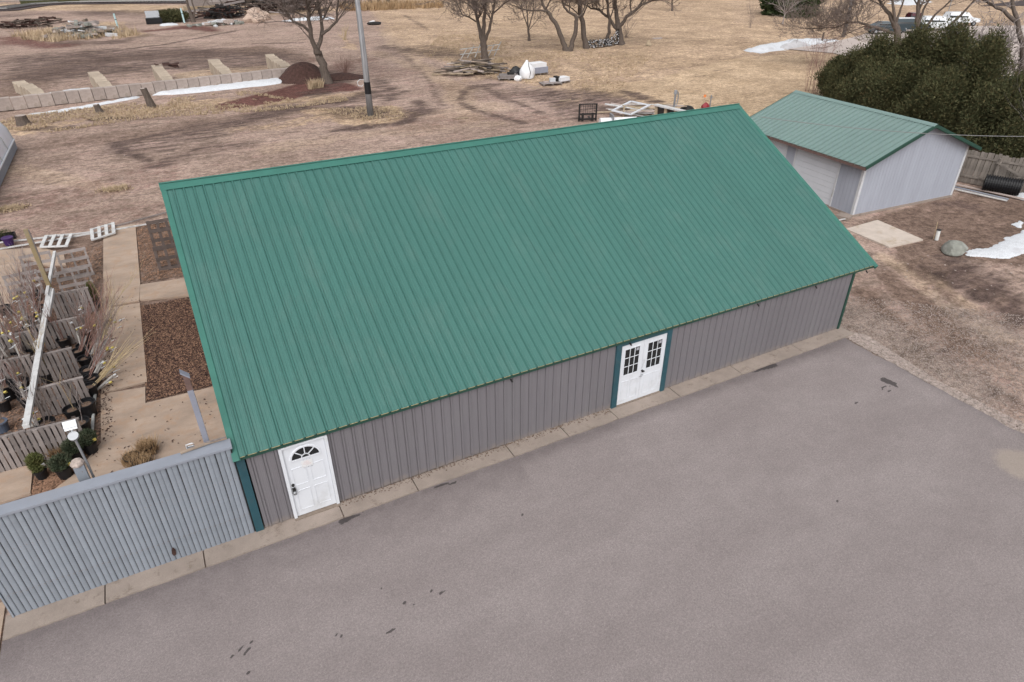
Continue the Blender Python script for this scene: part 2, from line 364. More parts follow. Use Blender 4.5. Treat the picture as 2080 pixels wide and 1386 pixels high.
def blades(pts, h, wd, mat, name, parent=None, kind=None, lean=.6, per=5, z=-.02):
    pts = np.repeat(pts, per, 0); n = len(pts); a = rng.random(n)*6.28; hh = h*(.4+.8*rng.random(n)); ln = lean*hh*rng.random(n)
    jit = (rng.random((n, 2))-.5)*h*.5; bx = pts[:, 0]+jit[:, 0]; by = pts[:, 1]+jit[:, 1]; b = a+1.57
    w2 = wd*(.5+rng.random(n)); zz = np.full(n, z)+(pts[:, 2] if pts.shape[1] > 2 else 0)
    V = np.stack([np.stack([bx-np.cos(b)*w2, by-np.sin(b)*w2, zz], -1), np.stack([bx+np.cos(b)*w2, by+np.sin(b)*w2, zz], -1),
                  np.stack([bx+np.cos(a)*ln, by+np.sin(a)*ln, zz+hh], -1)], 1)
    return fastmesh(name, V.reshape(-1, 3), np.arange(3*n).reshape(n, 3), mat, parent, kind)

# ------------------------------------------------------------------ ground
def axis(stops):
    out = [stops[0][0]]
    for (a, d0), (b, d1) in zip(stops[:-1], stops[1:]):
        n = max(1, int((b-a)/((d0+d1)/2))); out += list(np.linspace(a, b, n+1)[1:])
    return np.array(out)
gx = axis([(-600, 60), (-60, 6), (-14, .6), (-8, .35), (20, .35), (60, .5), (110, 1.2), (220, 6), (1500, 90)])
gy = axis([(-300, 60), (-30, 3), (-1, .35), (14, .35), (20, .3), (62, .4), (110, 1.0), (200, 5), (1500, 80)])
X, Y = np.meshgrid(gx, gy, indexing='ij')
Zg = -(.02+.10*fbm(X, Y, 6, 5)**2*np.clip((np.hypot(X-10, Y-5)-8)/25, 0, 1)+.02*fbm(X, Y, .9, 3))
ch = {k: np.zeros(X.shape) for k in ('grass', 'dark', 'red', 'lawn', 'gravel', 'sand', 'brown')}
def stroke(c, r_, st, P): ch[c] = np.maximum(ch[c], st*np.clip(1.35-(linedist(X, Y, P)+(fbm(X, Y, r_*2.5+.5, 3)-.5)*r_*1.6)/r_, 0, 1))
def area(c, st, P, soft=1.5): ch[c] = np.maximum(ch[c], st*np.clip(.5+polydist(X, Y, P)/soft, 0, 1))
area('grass', .62, [(23, 43)] + [(26.960,59.359),(27.727,44.456),(30.627,36.636),(33.750,29.629),(40.312,26.059),(50.366,28.228),(38.701,10.122),(43.094,7.750),(84.946,20.485),(215.886,76.558),(53.427,171.063),(38.455,117.991),(29.770,81.869)], 4)
area('grass', .95, [(44.201,124.119),(45.226,79.645),(43.547,56.310),(48.436,47.537),(72.410,58.143),(112.768,101.231),(103.760,122.502)], 9)
area('grass', 1.0, [(65.114,68.547),(92.744,68.072),(87.182,56.234),(68.885,46.817),(61.441,46.432),(48.338,40.575),(44.557,42.650),(46.831,52.384)], 5)
area('lawn', 1.0, [(33.800,38.517),(41.223,38.450),(55.721,44.291),(60.945,43.783),(66.311,42.471),(67.886,36.829),(53.576,21.910),(41.015,21.114),(36.875,21.707),(33.970,29.314)], 2.0)
stroke('brown', 2.2, .75, [(31.981,42.129),(42.922,46.920),(51.615,45.787),(56.634,43.788)])
stroke('brown', 2.5, .6, [(43.114,53.613),(49.542,55.208),(53.006,53.294)])
stroke('brown', 3.0, .7, [(30.378,68.116),(30.173,57.591),(30.222,47.383),(34.704,44.926)])
stroke('grass', 1.5, .62, [(-9.329,45.974),(-7.446,43.863),(-5.468,44.682),(-2.730,46.272),(0.549,46.337),(4.511,47.577),(7.506,45.322),(11.940,44.596),(15.282,45.006)])
stroke('grass', 1.3, .78, [(10.993,40.657),(12.243,37.081),(13.784,35.057),(16.288,35.939),(16.090,38.652)])
stroke('grass', 1.6, .5, [(4.582,37.342),(7.401,36.900),(10.304,37.790)])
stroke('grass', 5, .7, [(-11.779,102.001),(-10.024,110.474),(-5.177,114.977)]); stroke('grass', 9, .8, [(-21.075,161.250),(-4.120,149.126),(11.581,131.015),(27.515,124.188)]); stroke('grass', 3, .7, [(-1.950,105.969),(0.896,96.725),(-0.758,102.641)])
stroke('grass', 1.0, .5, [(25.404,45.727),(29.813,47.606)]); stroke('grass', .7, .6, [(24.847,84.607),(22.619,70.083),(22.178,72.652)])
stroke('grass', 1.5, .45, [(29.694,40.760),(32.906,40.292),(30.626,34.414),(27.826,32.852)])
stroke('dark', 1.5, .62, [(4.823,39.098),(8.322,41.733),(13.034,42.727),(16.840,44.619)]); stroke('dark', .5, .8, [(8.322,41.733),(10.737,42.749)])
stroke('dark', .6, .8, [(11.007,33.859),(13.300,33.543),(15.462,33.652),(18.142,36.770),(18.890,39.746)]); stroke('dark', .45, .9, [(11.448,34.235),(14.462,33.868)])
stroke('dark', 1.3, .5, [(-2.491,35.902),(0.332,37.026),(3.231,39.161),(5.846,39.365)]); stroke('dark', .5, .75, [(-2.344,37.116),(-1.717,34.250),(-0.749,31.981)]); stroke('dark', .5, .7, [(-1.934,36.894),(0.397,38.125),(1.948,38.770)])
stroke('dark', 2.2, .45, [(-0.622,34.891),(1.731,36.268),(4.033,37.946)]); stroke('dark', .6, .6, [(-7.446,43.863),(-5.413,43.378)]); stroke('dark', .5, .85, [(-3.668,45.377),(-1.481,44.534)])
stroke('dark', 1.2, .55, [(18.611,49.442),(18.487,44.426),(17.148,41.759)]); stroke('dark', 2.0, .42, [(25.364,64.223),(31.360,69.016),(32.270,58.383)])
stroke('dark', 2.6, .55, [(28.493,37.800),(31.828,35.526),(32.348,33.476)]); stroke('dark', 1.5, .6, [(28.156,32.673),(27.672,29.224),(27.267,31.247)]); stroke('dark', .7, .7, [(35.499,35.143),(35.200,30.863)])
stroke('dark', .5, .6, [(27.003,42.998),(24.012,42.130),(21.788,38.168),(21.383,35.007),(22.696,29.726)]); stroke('dark', .45, .58, [(25.847,41.615),(25.463,38.996),(25.422,31.698)]); stroke('dark', .6, .6, [(25.205,43.212),(27.380,42.792)]); stroke('sand', 1.6, .6, [(31.858,87.104),(25.909,58.067),(23.207,41.851),(20.182,32.426)]); stroke('dark', .35, .42, [(28.015,71.854),(23.140,48.347),(19.901,37.165)])
area('dark', .58, [(-13.143,83.405),(-4.663,85.158),(7.747,80.634),(15.912,70.276),(15.526,63.778),(10.202,61.504),(0.701,65.109),(-5.488,64.015),(-11.067,63.028)], 4)
stroke('dark', 1.2, .5, [(-11.820,70.422),(-6.980,70.932),(-1.368,68.514)]); stroke('dark', .35, .95, [(-12.609,78.157),(-8.320,79.951),(-3.630,82.352),(3.228,85.579),(13.309,96.113)]); stroke('dark', .3, .95, [(-4.663,85.158),(5.717,82.236)]); stroke('dark', .35, .95, [(12.906,81.229),(20.042,78.301)])
stroke('dark', 5, .6, [(-18.699,137.936),(-7.874,138.823),(3.643,132.314),(11.811,117.954)]); stroke('dark', 1.6, .6, [(-6.975,93.798),(-2.065,91.077),(2.109,97.260)])
stroke('dark', 1.5, .55, [(12.414,46.570),(16.417,52.026),(15.825,56.816)]); stroke('dark', .5, .45, [(41.575,105.879),(37.338,84.046)])
stroke('dark', 1.6, .6, [(12.809,39.107),(15.657,36.282),(17.961,36.306)]); stroke('dark', 2.2, .5, [(26.795,70.098),(28.432,64.653),(29.874,60.912)]); stroke('dark', 1.2, .6, [(27.869,35.917),(29.144,32.135),(30.432,30.087)]); stroke('dark', 1.0, .5, [(-0.026,31.034),(2.577,33.161),(4.892,33.200)]); stroke('red', 2.5, .42, [(-7.368,26.728),(-4.297,26.665),(-0.841,29.877)]); stroke('red', 2, .42, [(15.122,32.712),(21.128,32.778),(24.488,30.088)]); stroke('red', 3, .4, [(22.957,44.441),(23.725,38.175),(28.137,37.994)]); stroke('red', 4, .42, [(16.829,64.937),(20.036,59.499),(21.227,52.312)]); stroke('brown', 3, .55, [(-6.040,39.116),(-0.448,38.874),(6.720,40.605),(12.809,39.107)]); stroke('brown', 4, .6, [(-10.673,59.162),(-9.095,65.989),(-3.584,76.174),(11.548,76.201),(16.829,64.937)])
area('red', .85, [(4.356,46.222),(9.954,50.293),(12.770,52.637),(14.832,52.894),(16.523,49.247),(16.677,46.134),(12.414,46.570),(10.549,45.354),(7.290,44.027),(4.408,43.674)], 1.2)
stroke('red', 1.0, .5, [(-0.555,43.686),(1.492,45.259),(3.819,44.559)]); stroke('red', 3, .7, [(2.326,102.237),(7.615,104.123),(10.264,97.811)]); stroke('red', 4, .65, [(-15.234,103.921),(-11.348,96.223),(-8.426,91.037)]); stroke('red', 1.5, .45, [(-14.635,98.045),(-12.752,94.427)])
stroke('red', 2, .4, [(-5.084,21.993),(-3.194,23.006),(-1.143,23.000)]); stroke('red', 3, .35, [(33.093,29.987),(31.474,32.893)]); stroke('red', 2, .5, [(21.901,62.145),(18.708,60.229),(16.714,54.785)])
area('sand', .8, [(2.497,62.576),(5.988,64.476),(11.496,63.491),(11.912,60.565),(7.582,59.187),(2.903,59.422)], 1); stroke('sand', 1.8, .5, [(24.023,67.087),(24.457,57.069),(25.320,50.069)]); stroke('sand', 2.2, .45, [(6.304,31.146),(10.835,32.041),(15.667,31.333),(20.762,30.450)])
stroke('sand', 1.2, .5, [(-8.088,33.787),(-6.597,32.471),(-2.337,26.885)]); stroke('sand', 2, .5, [(18.934,34.861),(23.207,35.366)]); stroke('sand', 4, .3, [(-8.871,89.826),(-5.812,90.584)])
area('brown', .30, [(27.263,6.632),(27.408,2.724),(36.314,-2.056),(21.050,-7.924),(17.561,-6.064),(17.862,-0.223)], 1.5)
stroke('dark', 1.0, .55, [(26.534,1.542),(24.499,-2.310)]); stroke('brown', .8, .8, [(23.128,1.861),(20.885,-2.517)]); stroke('brown', .7, .8, [(25.605,2.573),(21.646,-3.570)]); stroke('brown', .6, .8, [(21.077,1.145),(18.896,-3.304)]); stroke('sand', .5, .6, [(24.739,3.037),(22.030,-2.452)]); stroke('sand', .5, .6, [(24.758,0.987),(21.910,-3.711)])
area('brown', 1.1, [(26.329,5.769),(27.945,6.125),(34.801,6.282),(38.151,5.076),(37.970,2.337),(31.654,-0.672),(28.608,-0.087),(26.989,1.831),(25.574,3.422)], 1.2)
stroke('brown', 1.2, .6, [(26.124,2.295),(26.062,0.289),(24.499,-2.310)]); stroke('dark', .6, .6, [(32.495,6.056),(33.405,5.176)]); stroke('dark', .35, .6, [(25.253,1.711),(24.207,-2.154)]); stroke('dark', .5, .5, [(20.058,-2.721),(18.823,-5.129)])
stroke('gravel', .8, .62, [(18.070,-0.054),(18.226,-0.761),(17.912,-3.202),(17.779,-6.180)]); stroke('gravel', 1.3, .6, [(19.239,0.503),(18.716,-1.358),(18.560,-4.224)]); stroke('gravel', 1.0, .5, [(23.235,-0.011),(21.910,-3.711)])
area('brown', .9, [(-8.609,22.052),(-5.750,21.109),(-2.988,20.550),(-0.388,21.497),(0.302,12.269),(-0.270,5.827),(-0.417,3.522),(-2.948,3.653),(-4.426,3.349),(-5.927,3.644)], .5)
area('brown', .7, [(22.0, 6.5), (27.5, 6.5), (27.5, 16), (20, 18)], 2)
t = NT('yard_dirt', .97, .15)
A = {k: t.attr(k) for k in ch}
big = t.noise(.35, 6, .65); med = t.noise(1.6, 7, .72); fin = t.noise(9, 6, .8); vf = t.noise(55, 4, .8); st_ = t.noise(1.4, 6, .7, stretch=(.35, 1.3, 1), dist=.6)
def mask(a, n, k, lo, hi):        # attribute broken up by noise
    return t.ramp(t.math('ADD', a, t.math('MULTIPLY', t.math('SUBTRACT', n, .5), k)), lo, hi)
dirt = t.mix(t.ramp(med, .3, .7), (.330, .230, .185), (.495, .368, .304))
dirt = t.mix(t.ramp(big, .42, .62), dirt, t.mix(.5, dirt, (.52, .36, .31)))
dirt = t.mix(t.ramp(st_, .5, .66), dirt, t.mix(.5, dirt, (.17, .12, .105)))
dirt = t.mix(t.ramp(st_, .42, .3), dirt, t.mix(.45, dirt, (.42, .33, .26)))
lawn = t.mix(t.ramp(big, .3, .7), (.56, .415, .27), (.68, .52, .355)); lawn = t.mix(t.ramp(fin, .35, .65), t.mix(.22, lawn, (.25, .17, .10)), lawn)
gr = t.mix(t.ramp(t.noise(2.4, 8, .8), .35, .62), (.33, .24, .165), (.80, .60, .40)); gr = t.mix(t.ramp(big, .38, .6), t.mix(.35, gr, (.24, .16, .12)), gr)
red = t.mix(t.ramp(med, .35, .65), (.12, .055, .047), (.20, .095, .078)); dk = t.mix(t.ramp(med, .35, .65), (.070, .048, .042), (.15, .105, .09))
sand = t.mix(t.ramp(med, .35, .65), (.44, .32, .22), (.54, .42, .31)); br = t.mix(t.ramp(t.noise(2.2, 8, .78), .32, .68), (.15, .102, .077), (.32, .23, .18))
grv = t.mix(t.ramp(t.noise(28, 4, .8), .38, .62), (.2, .15, .12), (.52, .44, .38))
o = dirt
o = t.mix(mask(A['brown'], med, .7, .35, .65), o, br)
o = t.mix(mask(A['sand'], med, .8, .3, .7), o, sand)
o = t.mix(mask(A['grass'], med, 1.3, .38, .62), o, gr)
o = t.mix(mask(A['lawn'], med, .4, .35, .65), o, lawn)
o = t.mix(mask(A['red'], med, .9, .35, .7), o, red)
o = t.mix(mask(A['gravel'], fin, .9, .3, .7), o, grv)
o = t.mix(t.math('MULTIPLY', mask(t.math('MULTIPLY_ADD', t.math('SUBTRACT', fin, .5), .9, A['dark']), st_, 2.2, .12, .72), .9), o, dk)
n1 = t.noise(.9, 8, .8, stretch=(.7, 1.3, 1), dist=.8); n2 = t.noise(3.6, 6, .78, dist=.4); n0 = t.noise(.13, 5, .6)
for nn_, a_, b_, k_ in ((n0, .38, .6, .84), (n1, .40, .56, .77), (n2, .40, .56, .70), (fin, .40, .60, .66), (vf, .36, .58, .70)):
    o = t.mix(1.0, o, t.mix(t.ramp(nn_, a_, b_), (k_, k_*.985, k_*.975), (1.10, 1.10, 1.11)), 'MULTIPLY')
o = t.mix(t.ramp(t.noise(38, 3, .8), .66, .72), o, (.55, .49, .43))
t.color(o)
t.bump(t.math('ADD', t.math('MULTIPLY', med, 2.0), t.math('ADD', fin, vf)), .55, .04); M['ground'] = t.m
idx = np.arange(X.size).reshape(X.shape)
F = np.stack([idx[:-1, :-1], idx[1:, :-1], idx[1:, 1:], idx[:-1, 1:]], -1).reshape(-1, 4)
gnd = fastmesh('ground', np.stack([X, Y, Zg], -1).reshape(-1, 3), F, 'ground', kind='structure')
for k, a in ch.items(): gnd.data.attributes.new(k, 'FLOAT', 'POINT').data.foreach_set('value', a.ravel().astype(np.float32))

# asphalt lot, slightly rough edge
t = NT('weathered_asphalt', .92, .25)
f1 = t.noise(.55, 6, .65, stretch=(.5, 1.2, 1)); f2 = t.noise(2.2, 6, .7); f3 = t.noise(95, 3, .85); f4 = t.noise(38, 4, .8)
c0 = t.mix(t.ramp(f1, .36, .66), (.280, .240, .235), (.335, .290, .284)); c0 = t.mix(t.ramp(f2, .35, .7), t.mix(.13, c0, (.09, .075, .075)), c0)
c0 = t.mix(t.ramp(f3, .35, .65), t.mix(.55, c0, (.075, .064, .062)), c0); c0 = t.mix(t.ramp(f4, .62, .70), c0, t.mix(.55, c0, (.44, .42, .41)))
c0 = t.mix(t.ramp(t.noise(70, 2, .9), .69, .73), c0, (.55, .54, .53))
gr1 = t.noise(17, 3, .7); c0 = t.mix(1.0, c0, t.mix(t.ramp(gr1, .38, .62), (.93, .93, .93), (1.05, 1.05, 1.05)), 'MULTIPLY'); gr2 = t.noise(30, 2, .6); c0 = t.mix(1.0, c0, t.mix(t.ramp(gr2, .36, .64), (.88, .88, .88), (1.10, 1.10, 1.10)), 'MULTIPLY')
wet = t.ramp(t.math('ADD', t.attr('wet'), t.math('MULTIPLY', t.math('SUBTRACT', t.noise(9, 6, .75), .5), 1.3)), .44, .60)
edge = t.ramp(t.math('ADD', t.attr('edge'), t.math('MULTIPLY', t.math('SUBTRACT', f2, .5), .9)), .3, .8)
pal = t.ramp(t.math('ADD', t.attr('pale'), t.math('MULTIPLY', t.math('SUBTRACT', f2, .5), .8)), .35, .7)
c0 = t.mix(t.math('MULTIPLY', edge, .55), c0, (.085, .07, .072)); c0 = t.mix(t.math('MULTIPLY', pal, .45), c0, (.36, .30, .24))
c0 = t.mix(t.math('MULTIPLY', t.attr('light'), t.math('MULTIPLY', t.ramp(f2, .2, .8), .5)), c0, (.29, .255, .25))
c0 = t.mix(t.math('MULTIPLY', wet, .8), c0, (.035, .03, .031)); t.color(c0); t.bump(t.math('ADD', f3, f4), .5, .008); M['asphalt'] = t.m
ax = axis([(-4.56, .07), (11, .07), (17.9, .09)]); ay = axis([(-60, 20), (-12, .4), (-9, .07), (-.485, .06)])
X, Y = np.meshgrid(ax, ay, indexing='ij')
Xe = X+np.where(X > 17.85, (fbm(X*0, Y, .5)-.5)*.25, 0); 
wt = np.zeros(X.shape); 
def blot(r_, P, st=1.0):
    global wt; r_ = r_*.72 if r_ < .09 else r_; wt = np.maximum(wt, st*np.clip(1.3-linedist(X, Y, P)/r_, 0, 1))
for r_, P in ((.16, [(14.193,-0.442),(14.699,-0.534)]), (.07, [(13.885,-0.512),(14.179,-0.553)]), (.10, [(1.673,-0.565),(1.875,-0.511)]), (.05, [(1.784,-0.560),(2.187,-0.512)]), (.15, [(16.933,-2.596),(16.978,-2.814)]), (.07, [(16.927,-2.897),(16.948,-2.990)]),
              (.04, [(-0.765,-2.692),(-0.672,-2.633)]), (.05, [(-0.707,-2.809),(-0.633,-2.762)]), (.035, [(-0.926,-2.767),(-0.862,-2.780)]), (.035, [(0.807,-3.208),(0.961,-3.313)]), (.04, [(1.671,-3.623),(1.805,-3.592)]), (.035, [(1.706,-3.742),(1.728,-3.732)]),
              (.05, [(-0.721,-3.217),(-0.703,-3.207)]), (.03, [(2.715,-3.143),(2.766,-3.145)]), (.03, [(2.077,-2.778),(2.098,-2.776)]), (.03, [(2.128,-3.145),(2.218,-3.144)]), (.025, [(2.131,-3.220),(2.312,-3.268)]), (.03, [(11.691,-5.236),(11.724,-5.236)]), (.03, [(15.204,-2.948),(15.325,-2.962)]),
              (.05, [(6.190,-2.132),(6.237,-2.140)]), (.04, [(2.847,-3.277),(2.923,-3.267)]), (.06, [(3.830,-0.519),(4.349,-0.613)]), (.04, [(5.238,-2.236),(5.280,-2.226)]), (.03, [(6.455,-3.881),(6.506,-3.879)]), (.04, [(-0.570,-2.632),(-0.550,-2.620)]), (.03, [(1.851,-2.645),(1.893,-2.641)]), (.025, [(16.388,-5.714),(16.469,-5.715)]), (.05, [(5.271,-4.029),(5.328,-4.032)])):
    blot(r_, P)
ring = [(16.491,-2.827),(16.662,-2.810),(16.764,-2.892),(16.705,-2.995),(16.514,-3.027),(16.401,-2.940),(16.491,-2.827)]; blot(.03, ring, .9)
for i in range(14):
    a_ = rng.random(2); blot(.012+.018*rng.random(), [(-3+20*a_[0], -1-7*a_[1])], .8)
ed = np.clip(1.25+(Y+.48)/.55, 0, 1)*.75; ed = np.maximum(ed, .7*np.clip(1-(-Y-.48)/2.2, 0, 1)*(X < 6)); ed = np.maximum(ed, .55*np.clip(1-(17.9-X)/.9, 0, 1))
pl = np.clip(1.3-linedist(X, Y, [(16.649,-6.501),(17.038,-6.903)])/.7, 0, 1)
lt = np.zeros(X.shape)
for r_, P in ((.5, [(12.747,-1.121),(14.789,-2.727),(17.082,-3.169)]), (.4, [(2.993,-2.038),(4.074,-2.159)]), (.5, [(4.630,-4.525),(6.955,-4.719)]), (.9, [(9.966,-3.967),(14.949,-6.622)]), (.5, [(10.198,-5.725),(13.809,-6.866)])): lt = np.maximum(lt, .3*np.clip(1.3-linedist(X, Y, P)/r_, 0, 1))
idx = np.arange(X.size).reshape(X.shape); F = np.stack([idx[:-1, :-1], idx[1:, :-1], idx[1:, 1:], idx[:-1, 1:]], -1).reshape(-1, 4)
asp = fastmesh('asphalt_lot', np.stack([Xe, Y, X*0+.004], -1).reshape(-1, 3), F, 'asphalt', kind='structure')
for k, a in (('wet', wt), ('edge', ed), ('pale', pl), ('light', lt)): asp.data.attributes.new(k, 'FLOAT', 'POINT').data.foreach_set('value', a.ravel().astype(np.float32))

# concrete kerb walk along the wall and the grey fence: one slab per pour
pv = bpy.data.objects.new('pavement', None); COL.objects.link(pv); pv['kind'] = 'structure'
js = [-4.56, -2.9, -1.1, 1.741, 3.478, 5.973, 7.562, 9.100, 11.188, 13.505, 16.038, 18.35]
for i, (a, b) in enumerate(zip(js[:-1], js[1:])):
    n = 14; e1 = [(a+.012+(b-a-.024)*k/n, -.485+random.uniform(-.012, .01)) for k in range(n+1)]
    top = -.012 if 3 <= i <= 4 else .06
    poly = e1+[(b-.012, top), (a+.012, top)]; mb = MB().prism(poly, -.1, .035+.006*random.random())
    mb.build('slab', 'kerb', pv)
# concrete paths on the nursery side
def slab(poly, z=.015, m='concrete'): 
    return MB().prism(poly, -.12, z).build('slab', m, pathr)
pathr = bpy.data.objects.new('concrete_path', None); COL.objects.link(pathr); pathr['kind'] = 'structure'
slab([(-2.989,21.127),(-2.970,12.979),(-1.851,12.913),(-1.763,14.491),(-1.722,21.175)])
slab([(-2.955,12.850),(-3.006,7.287),(-1.842,7.317),(-1.841,12.742)])
slab([(-1.770,14.310),(-1.833,12.987)]+[(-.1, 12.45), (-.1, 14.1)], .018)
slab([(-3.02, 7.25), (-3.0, 4.9), (-3.5, 3.95), (-4.2, 3.3), (-4.3, 3.0), (-4.3, .35), (-.1, .35), (-.1, 6.15), (-1.93, 6.2), (-1.9, 7.05)])
slab([(-7.497,18.664),(-5.834,18.899),(-5.645,16.570),(-5.784,15.527),(-5.851,13.173),(-6.801,13.246)]); slab([(-5.756,5.111),(-4.452,4.785),(-4.429,3.648),(-5.564,3.616)]); slab([(-7.431,20.736),(-5.243,20.130),(-4.391,18.772),(-4.273,17.541),(-4.989,17.925),(-5.583,18.871),(-7.207,18.859)], .012)
slab([(-7, .5), (-4.6, .5), (-4.6, -4), (-7, -4)], .0)
slab([(25.711,5.710),(27.856,5.756),(27.545,3.356),(25.593,3.525)], .03, 'pale_concrete')

# ------------------------------------------------------------------ main metal building
L, D = 18.15, 13.32; HW = 2.01; RS = .2286
ex0, ex1, ey0, ez0, ry, rz = -.075, 19.0, -.094, 2.159, 6.664, 5.706
bld = thing('metal_shed', 'long low building with grey ribbed steel walls and a bright green ribbed metal roof', 'building')
def profile(x0, x1, pitch, h, wtop, wbot, minor, off=0, gw=.012):
    out = []; n = int(math.floor((x1-x0)/pitch+1e-6))
    for i in range(n+1):
        c = x0+off+i*pitch
        out += [(c-wbot/2-gw-.002, 0), (c-wbot/2-gw, -h*.75), (c-wbot/2-.002, -h*.75), (c-wbot/2, 0), (c-wtop/2, h), (c+wtop/2, h), (c+wbot/2, 0)]  # groove left of each rib is added to give a dark shadow line
        for k in (1, 2):
            m_ = c+pitch*k/3; out += [(m_-.012, 0), (m_, minor), (m_+.012, 0)]
    out = [(x, z) for x, z in out if x0 <= x <= x1]
    return [(x0, 0)]+out+[(x1, 0)]
# roof panels (0.914 m cover, four ribs each)
sv = Vector((0, ry-ey0, rz-ez0)); sn = Vector((0, -sv.z, sv.y)).normalized()
def roof_side(sgn, parent, mat):
    n = 21; pw = 4*RS
    for i in range(n):
        a = ex0+.02+i*pw; b = min(a+pw, ex1-.02)
        if b-a < .05: continue
        pr_ = profile(a, b, RS, .025, .020, .052, .005, off=.03); mb = MB(); dz = random.uniform(0, .003)
        rows = []
        for t_ in (0, 1):
            y = ey0+(ry-ey0)*t_; z = ez0+(rz-ez0)*t_
            if t_ == 1: y -= .05*sv.normalized().y; z -= .05*sv.normalized().z
            for x, h in pr_: 
                p = Vector((x, y, z))+sn*(h+dz); yy = p.y if sgn > 0 else 2*ry-p.y; mb.v.append((p.x, yy, p.z))
        m_ = len(pr_)
        for t_ in (0,):  # front lip
            for x, h in pr_:
                p = Vector((x, ey0+.004, ez0))+sn*(h+dz)-Vector((0, 0, .006)); yy = p.y if sgn > 0 else 2*ry-p.y; mb.v.append((p.x, yy, p.z))
        for j in range(m_-1):
            mb.f.append((j, j+1, m_+j+1, m_+j)); mb.f.append((j+1, j, 2*m_+j, 2*m_+j+1)); mb.mi += [0, 0]
        mb.build('roof_panel', mat, parent)
roof_side(1, bld, 'roof'); roof_side(-1, bld, 'roof')
# ridge cap, rake trims
u_ = sv.normalized()
mb = MB()
for sg in (1, -1):
    a = Vector((0, ry, rz))+sn*.034; b = a-u_*.21
    f_ = (lambda p: p) if sg > 0 else (lambda p: Vector((p.x, 2*ry-p.y, p.z)))
    q = [(0, f_(a)), (0, f_(b)), (0, f_(b-sn*.012))]
    for k in range(2):
        p0, p1 = q[k][1], q[k+1][1]
        mb.add([(ex0-.01, p0.y, p0.z), (ex1+.01, p0.y, p0.z), (ex1+.01, p1.y, p1.z), (ex0-.01, p1.y, p1.z)], [(0, 1, 2, 3)])
mb.tube([(ex0-.01, ry, rz+.05), (ex1+.01, ry, rz+.05)], .02, 8)
mb.build('ridge_cap', 'green_trim', bld)
mb = MB(); a = Vector((0, ry, rz))-u_*.17; 
mb.add([(ex0+.1, (a+sn*k_).y, (a+sn*k_).z) for k_ in (.0, .03)]+[(ex1-.1, (a+sn*k_).y, (a+sn*k_).z) for k_ in (.03, .0)], [(0, 3, 2, 1)]); mb.build('ridge_gap_shade', 'black', bld)  # black strip stands in for the shaded gap under the cap lip
for i, (xa, sgx) in enumerate(((ex0, 1), (ex1, -1))):
    mb = MB()
    for sg in (1, -1):
        f_ = (lambda p: p) if sg > 0 else (lambda p: Vector((p.x, 2*ry-p.y, p.z)))
        prof = [(0, -.14), (0, .03), (.12, .03), (.12, .024), (.14, .0)]
        pts = []
        for s_ in (-.01, 1.0):
            for dx, dh in prof:
                p = f_(Vector((xa+sgx*dx, ey0, ez0))+sv*s_+sn*dh); pts.append(tuple(p))
        m_ = len(prof); mb.add(pts, [(j, j+1, m_+j+1, m_+j) for j in range(m_-1)])
    mb.build('rake_trim', 'green_trim', bld)
mb = MB(); mb.box((ex0+.02, ey0+.02, ez0-.10), (ex1-.02, ey0+.045, ez0-.012)); mb.build('fascia', 'dark_green', bld)
mb = MB()
for i in range(83):
    x = ex0+.06+i*RS; mb.box((x, ey0+.006, ez0-.022), (x+RS-.06, ey0+.019, ez0-.002))
mb.build('foam_closure', 'closure', bld)
MB().box((ex0+.02, ey0+.05, ez0-.10), (ex1-.02, .0, ez0-.09)).build('soffit', 'dark_green', bld)
# gutter spikes / brackets seen under the eave
for x in (6.1, 9.55, 14.0, 16.35, 18.6):
    MB().beam((x, ey0+.02, ez0-.12), (x+.03, ey0-.03, ez0-.19), .03, .03).build('eave_bracket', 'blackm', bld)
# front wall: ribbed sheets between the openings
d1l, d1r, d2l, d2r = .806, 1.742, 9.18, 10.98
openings = ((d1l-.03, d1r+.03), (d2l, d2r))
x = .16
segs = []
while x < L-.05:
    b = min(x+4*RS, L-.04); s_ = [(x, b)]
    for oa, ob in openings:
        n_ = []
        for p0, p1 in s_:
            if p1 <= oa or p0 >= ob: n_.append((p0, p1)); continue
            if p0 < oa: n_.append((p0, oa))
            if p1 > ob: n_.append((ob, p1))
        s_ = n_
    segs += [q for q in s_ if q[1]-q[0] > .02]; x = b
for a, b in segs:
    pr_ = []
    c = .16+RS/2
    while c < L:
        if a <= c-.042 and c+.028 <= b: pr_ += [(c-.042, 0), (c-.040, -.022), (c-.029, -.022), (c-.028, 0), (c-.014, .022), (c+.014, .022), (c+.028, 0)]  # groove added beside the rib to draw its shadow line
        for k in (1, 2):
            m_ = c+RS*k/3
            if a < m_-.012 and m_+.012 < b: pr_ += [(m_-.012, 0), (m_, .003), (m_+.012, 0)]
        c += RS
    pr_ = [(a, 0)]+pr_+[(b, 0)]; mb = MB(); m_ = len(pr_); bz = .05+random.uniform(-.006, .006)
    for z in (bz, 2.1): mb.v += [(x_, -h, z) for x_, h in pr_]
    for j in range(m_-1): mb.f.append((j, j+1, m_+j+1, m_+j)); mb.mi.append(0)
    mb.build('wall_panel', 'wall', bld)
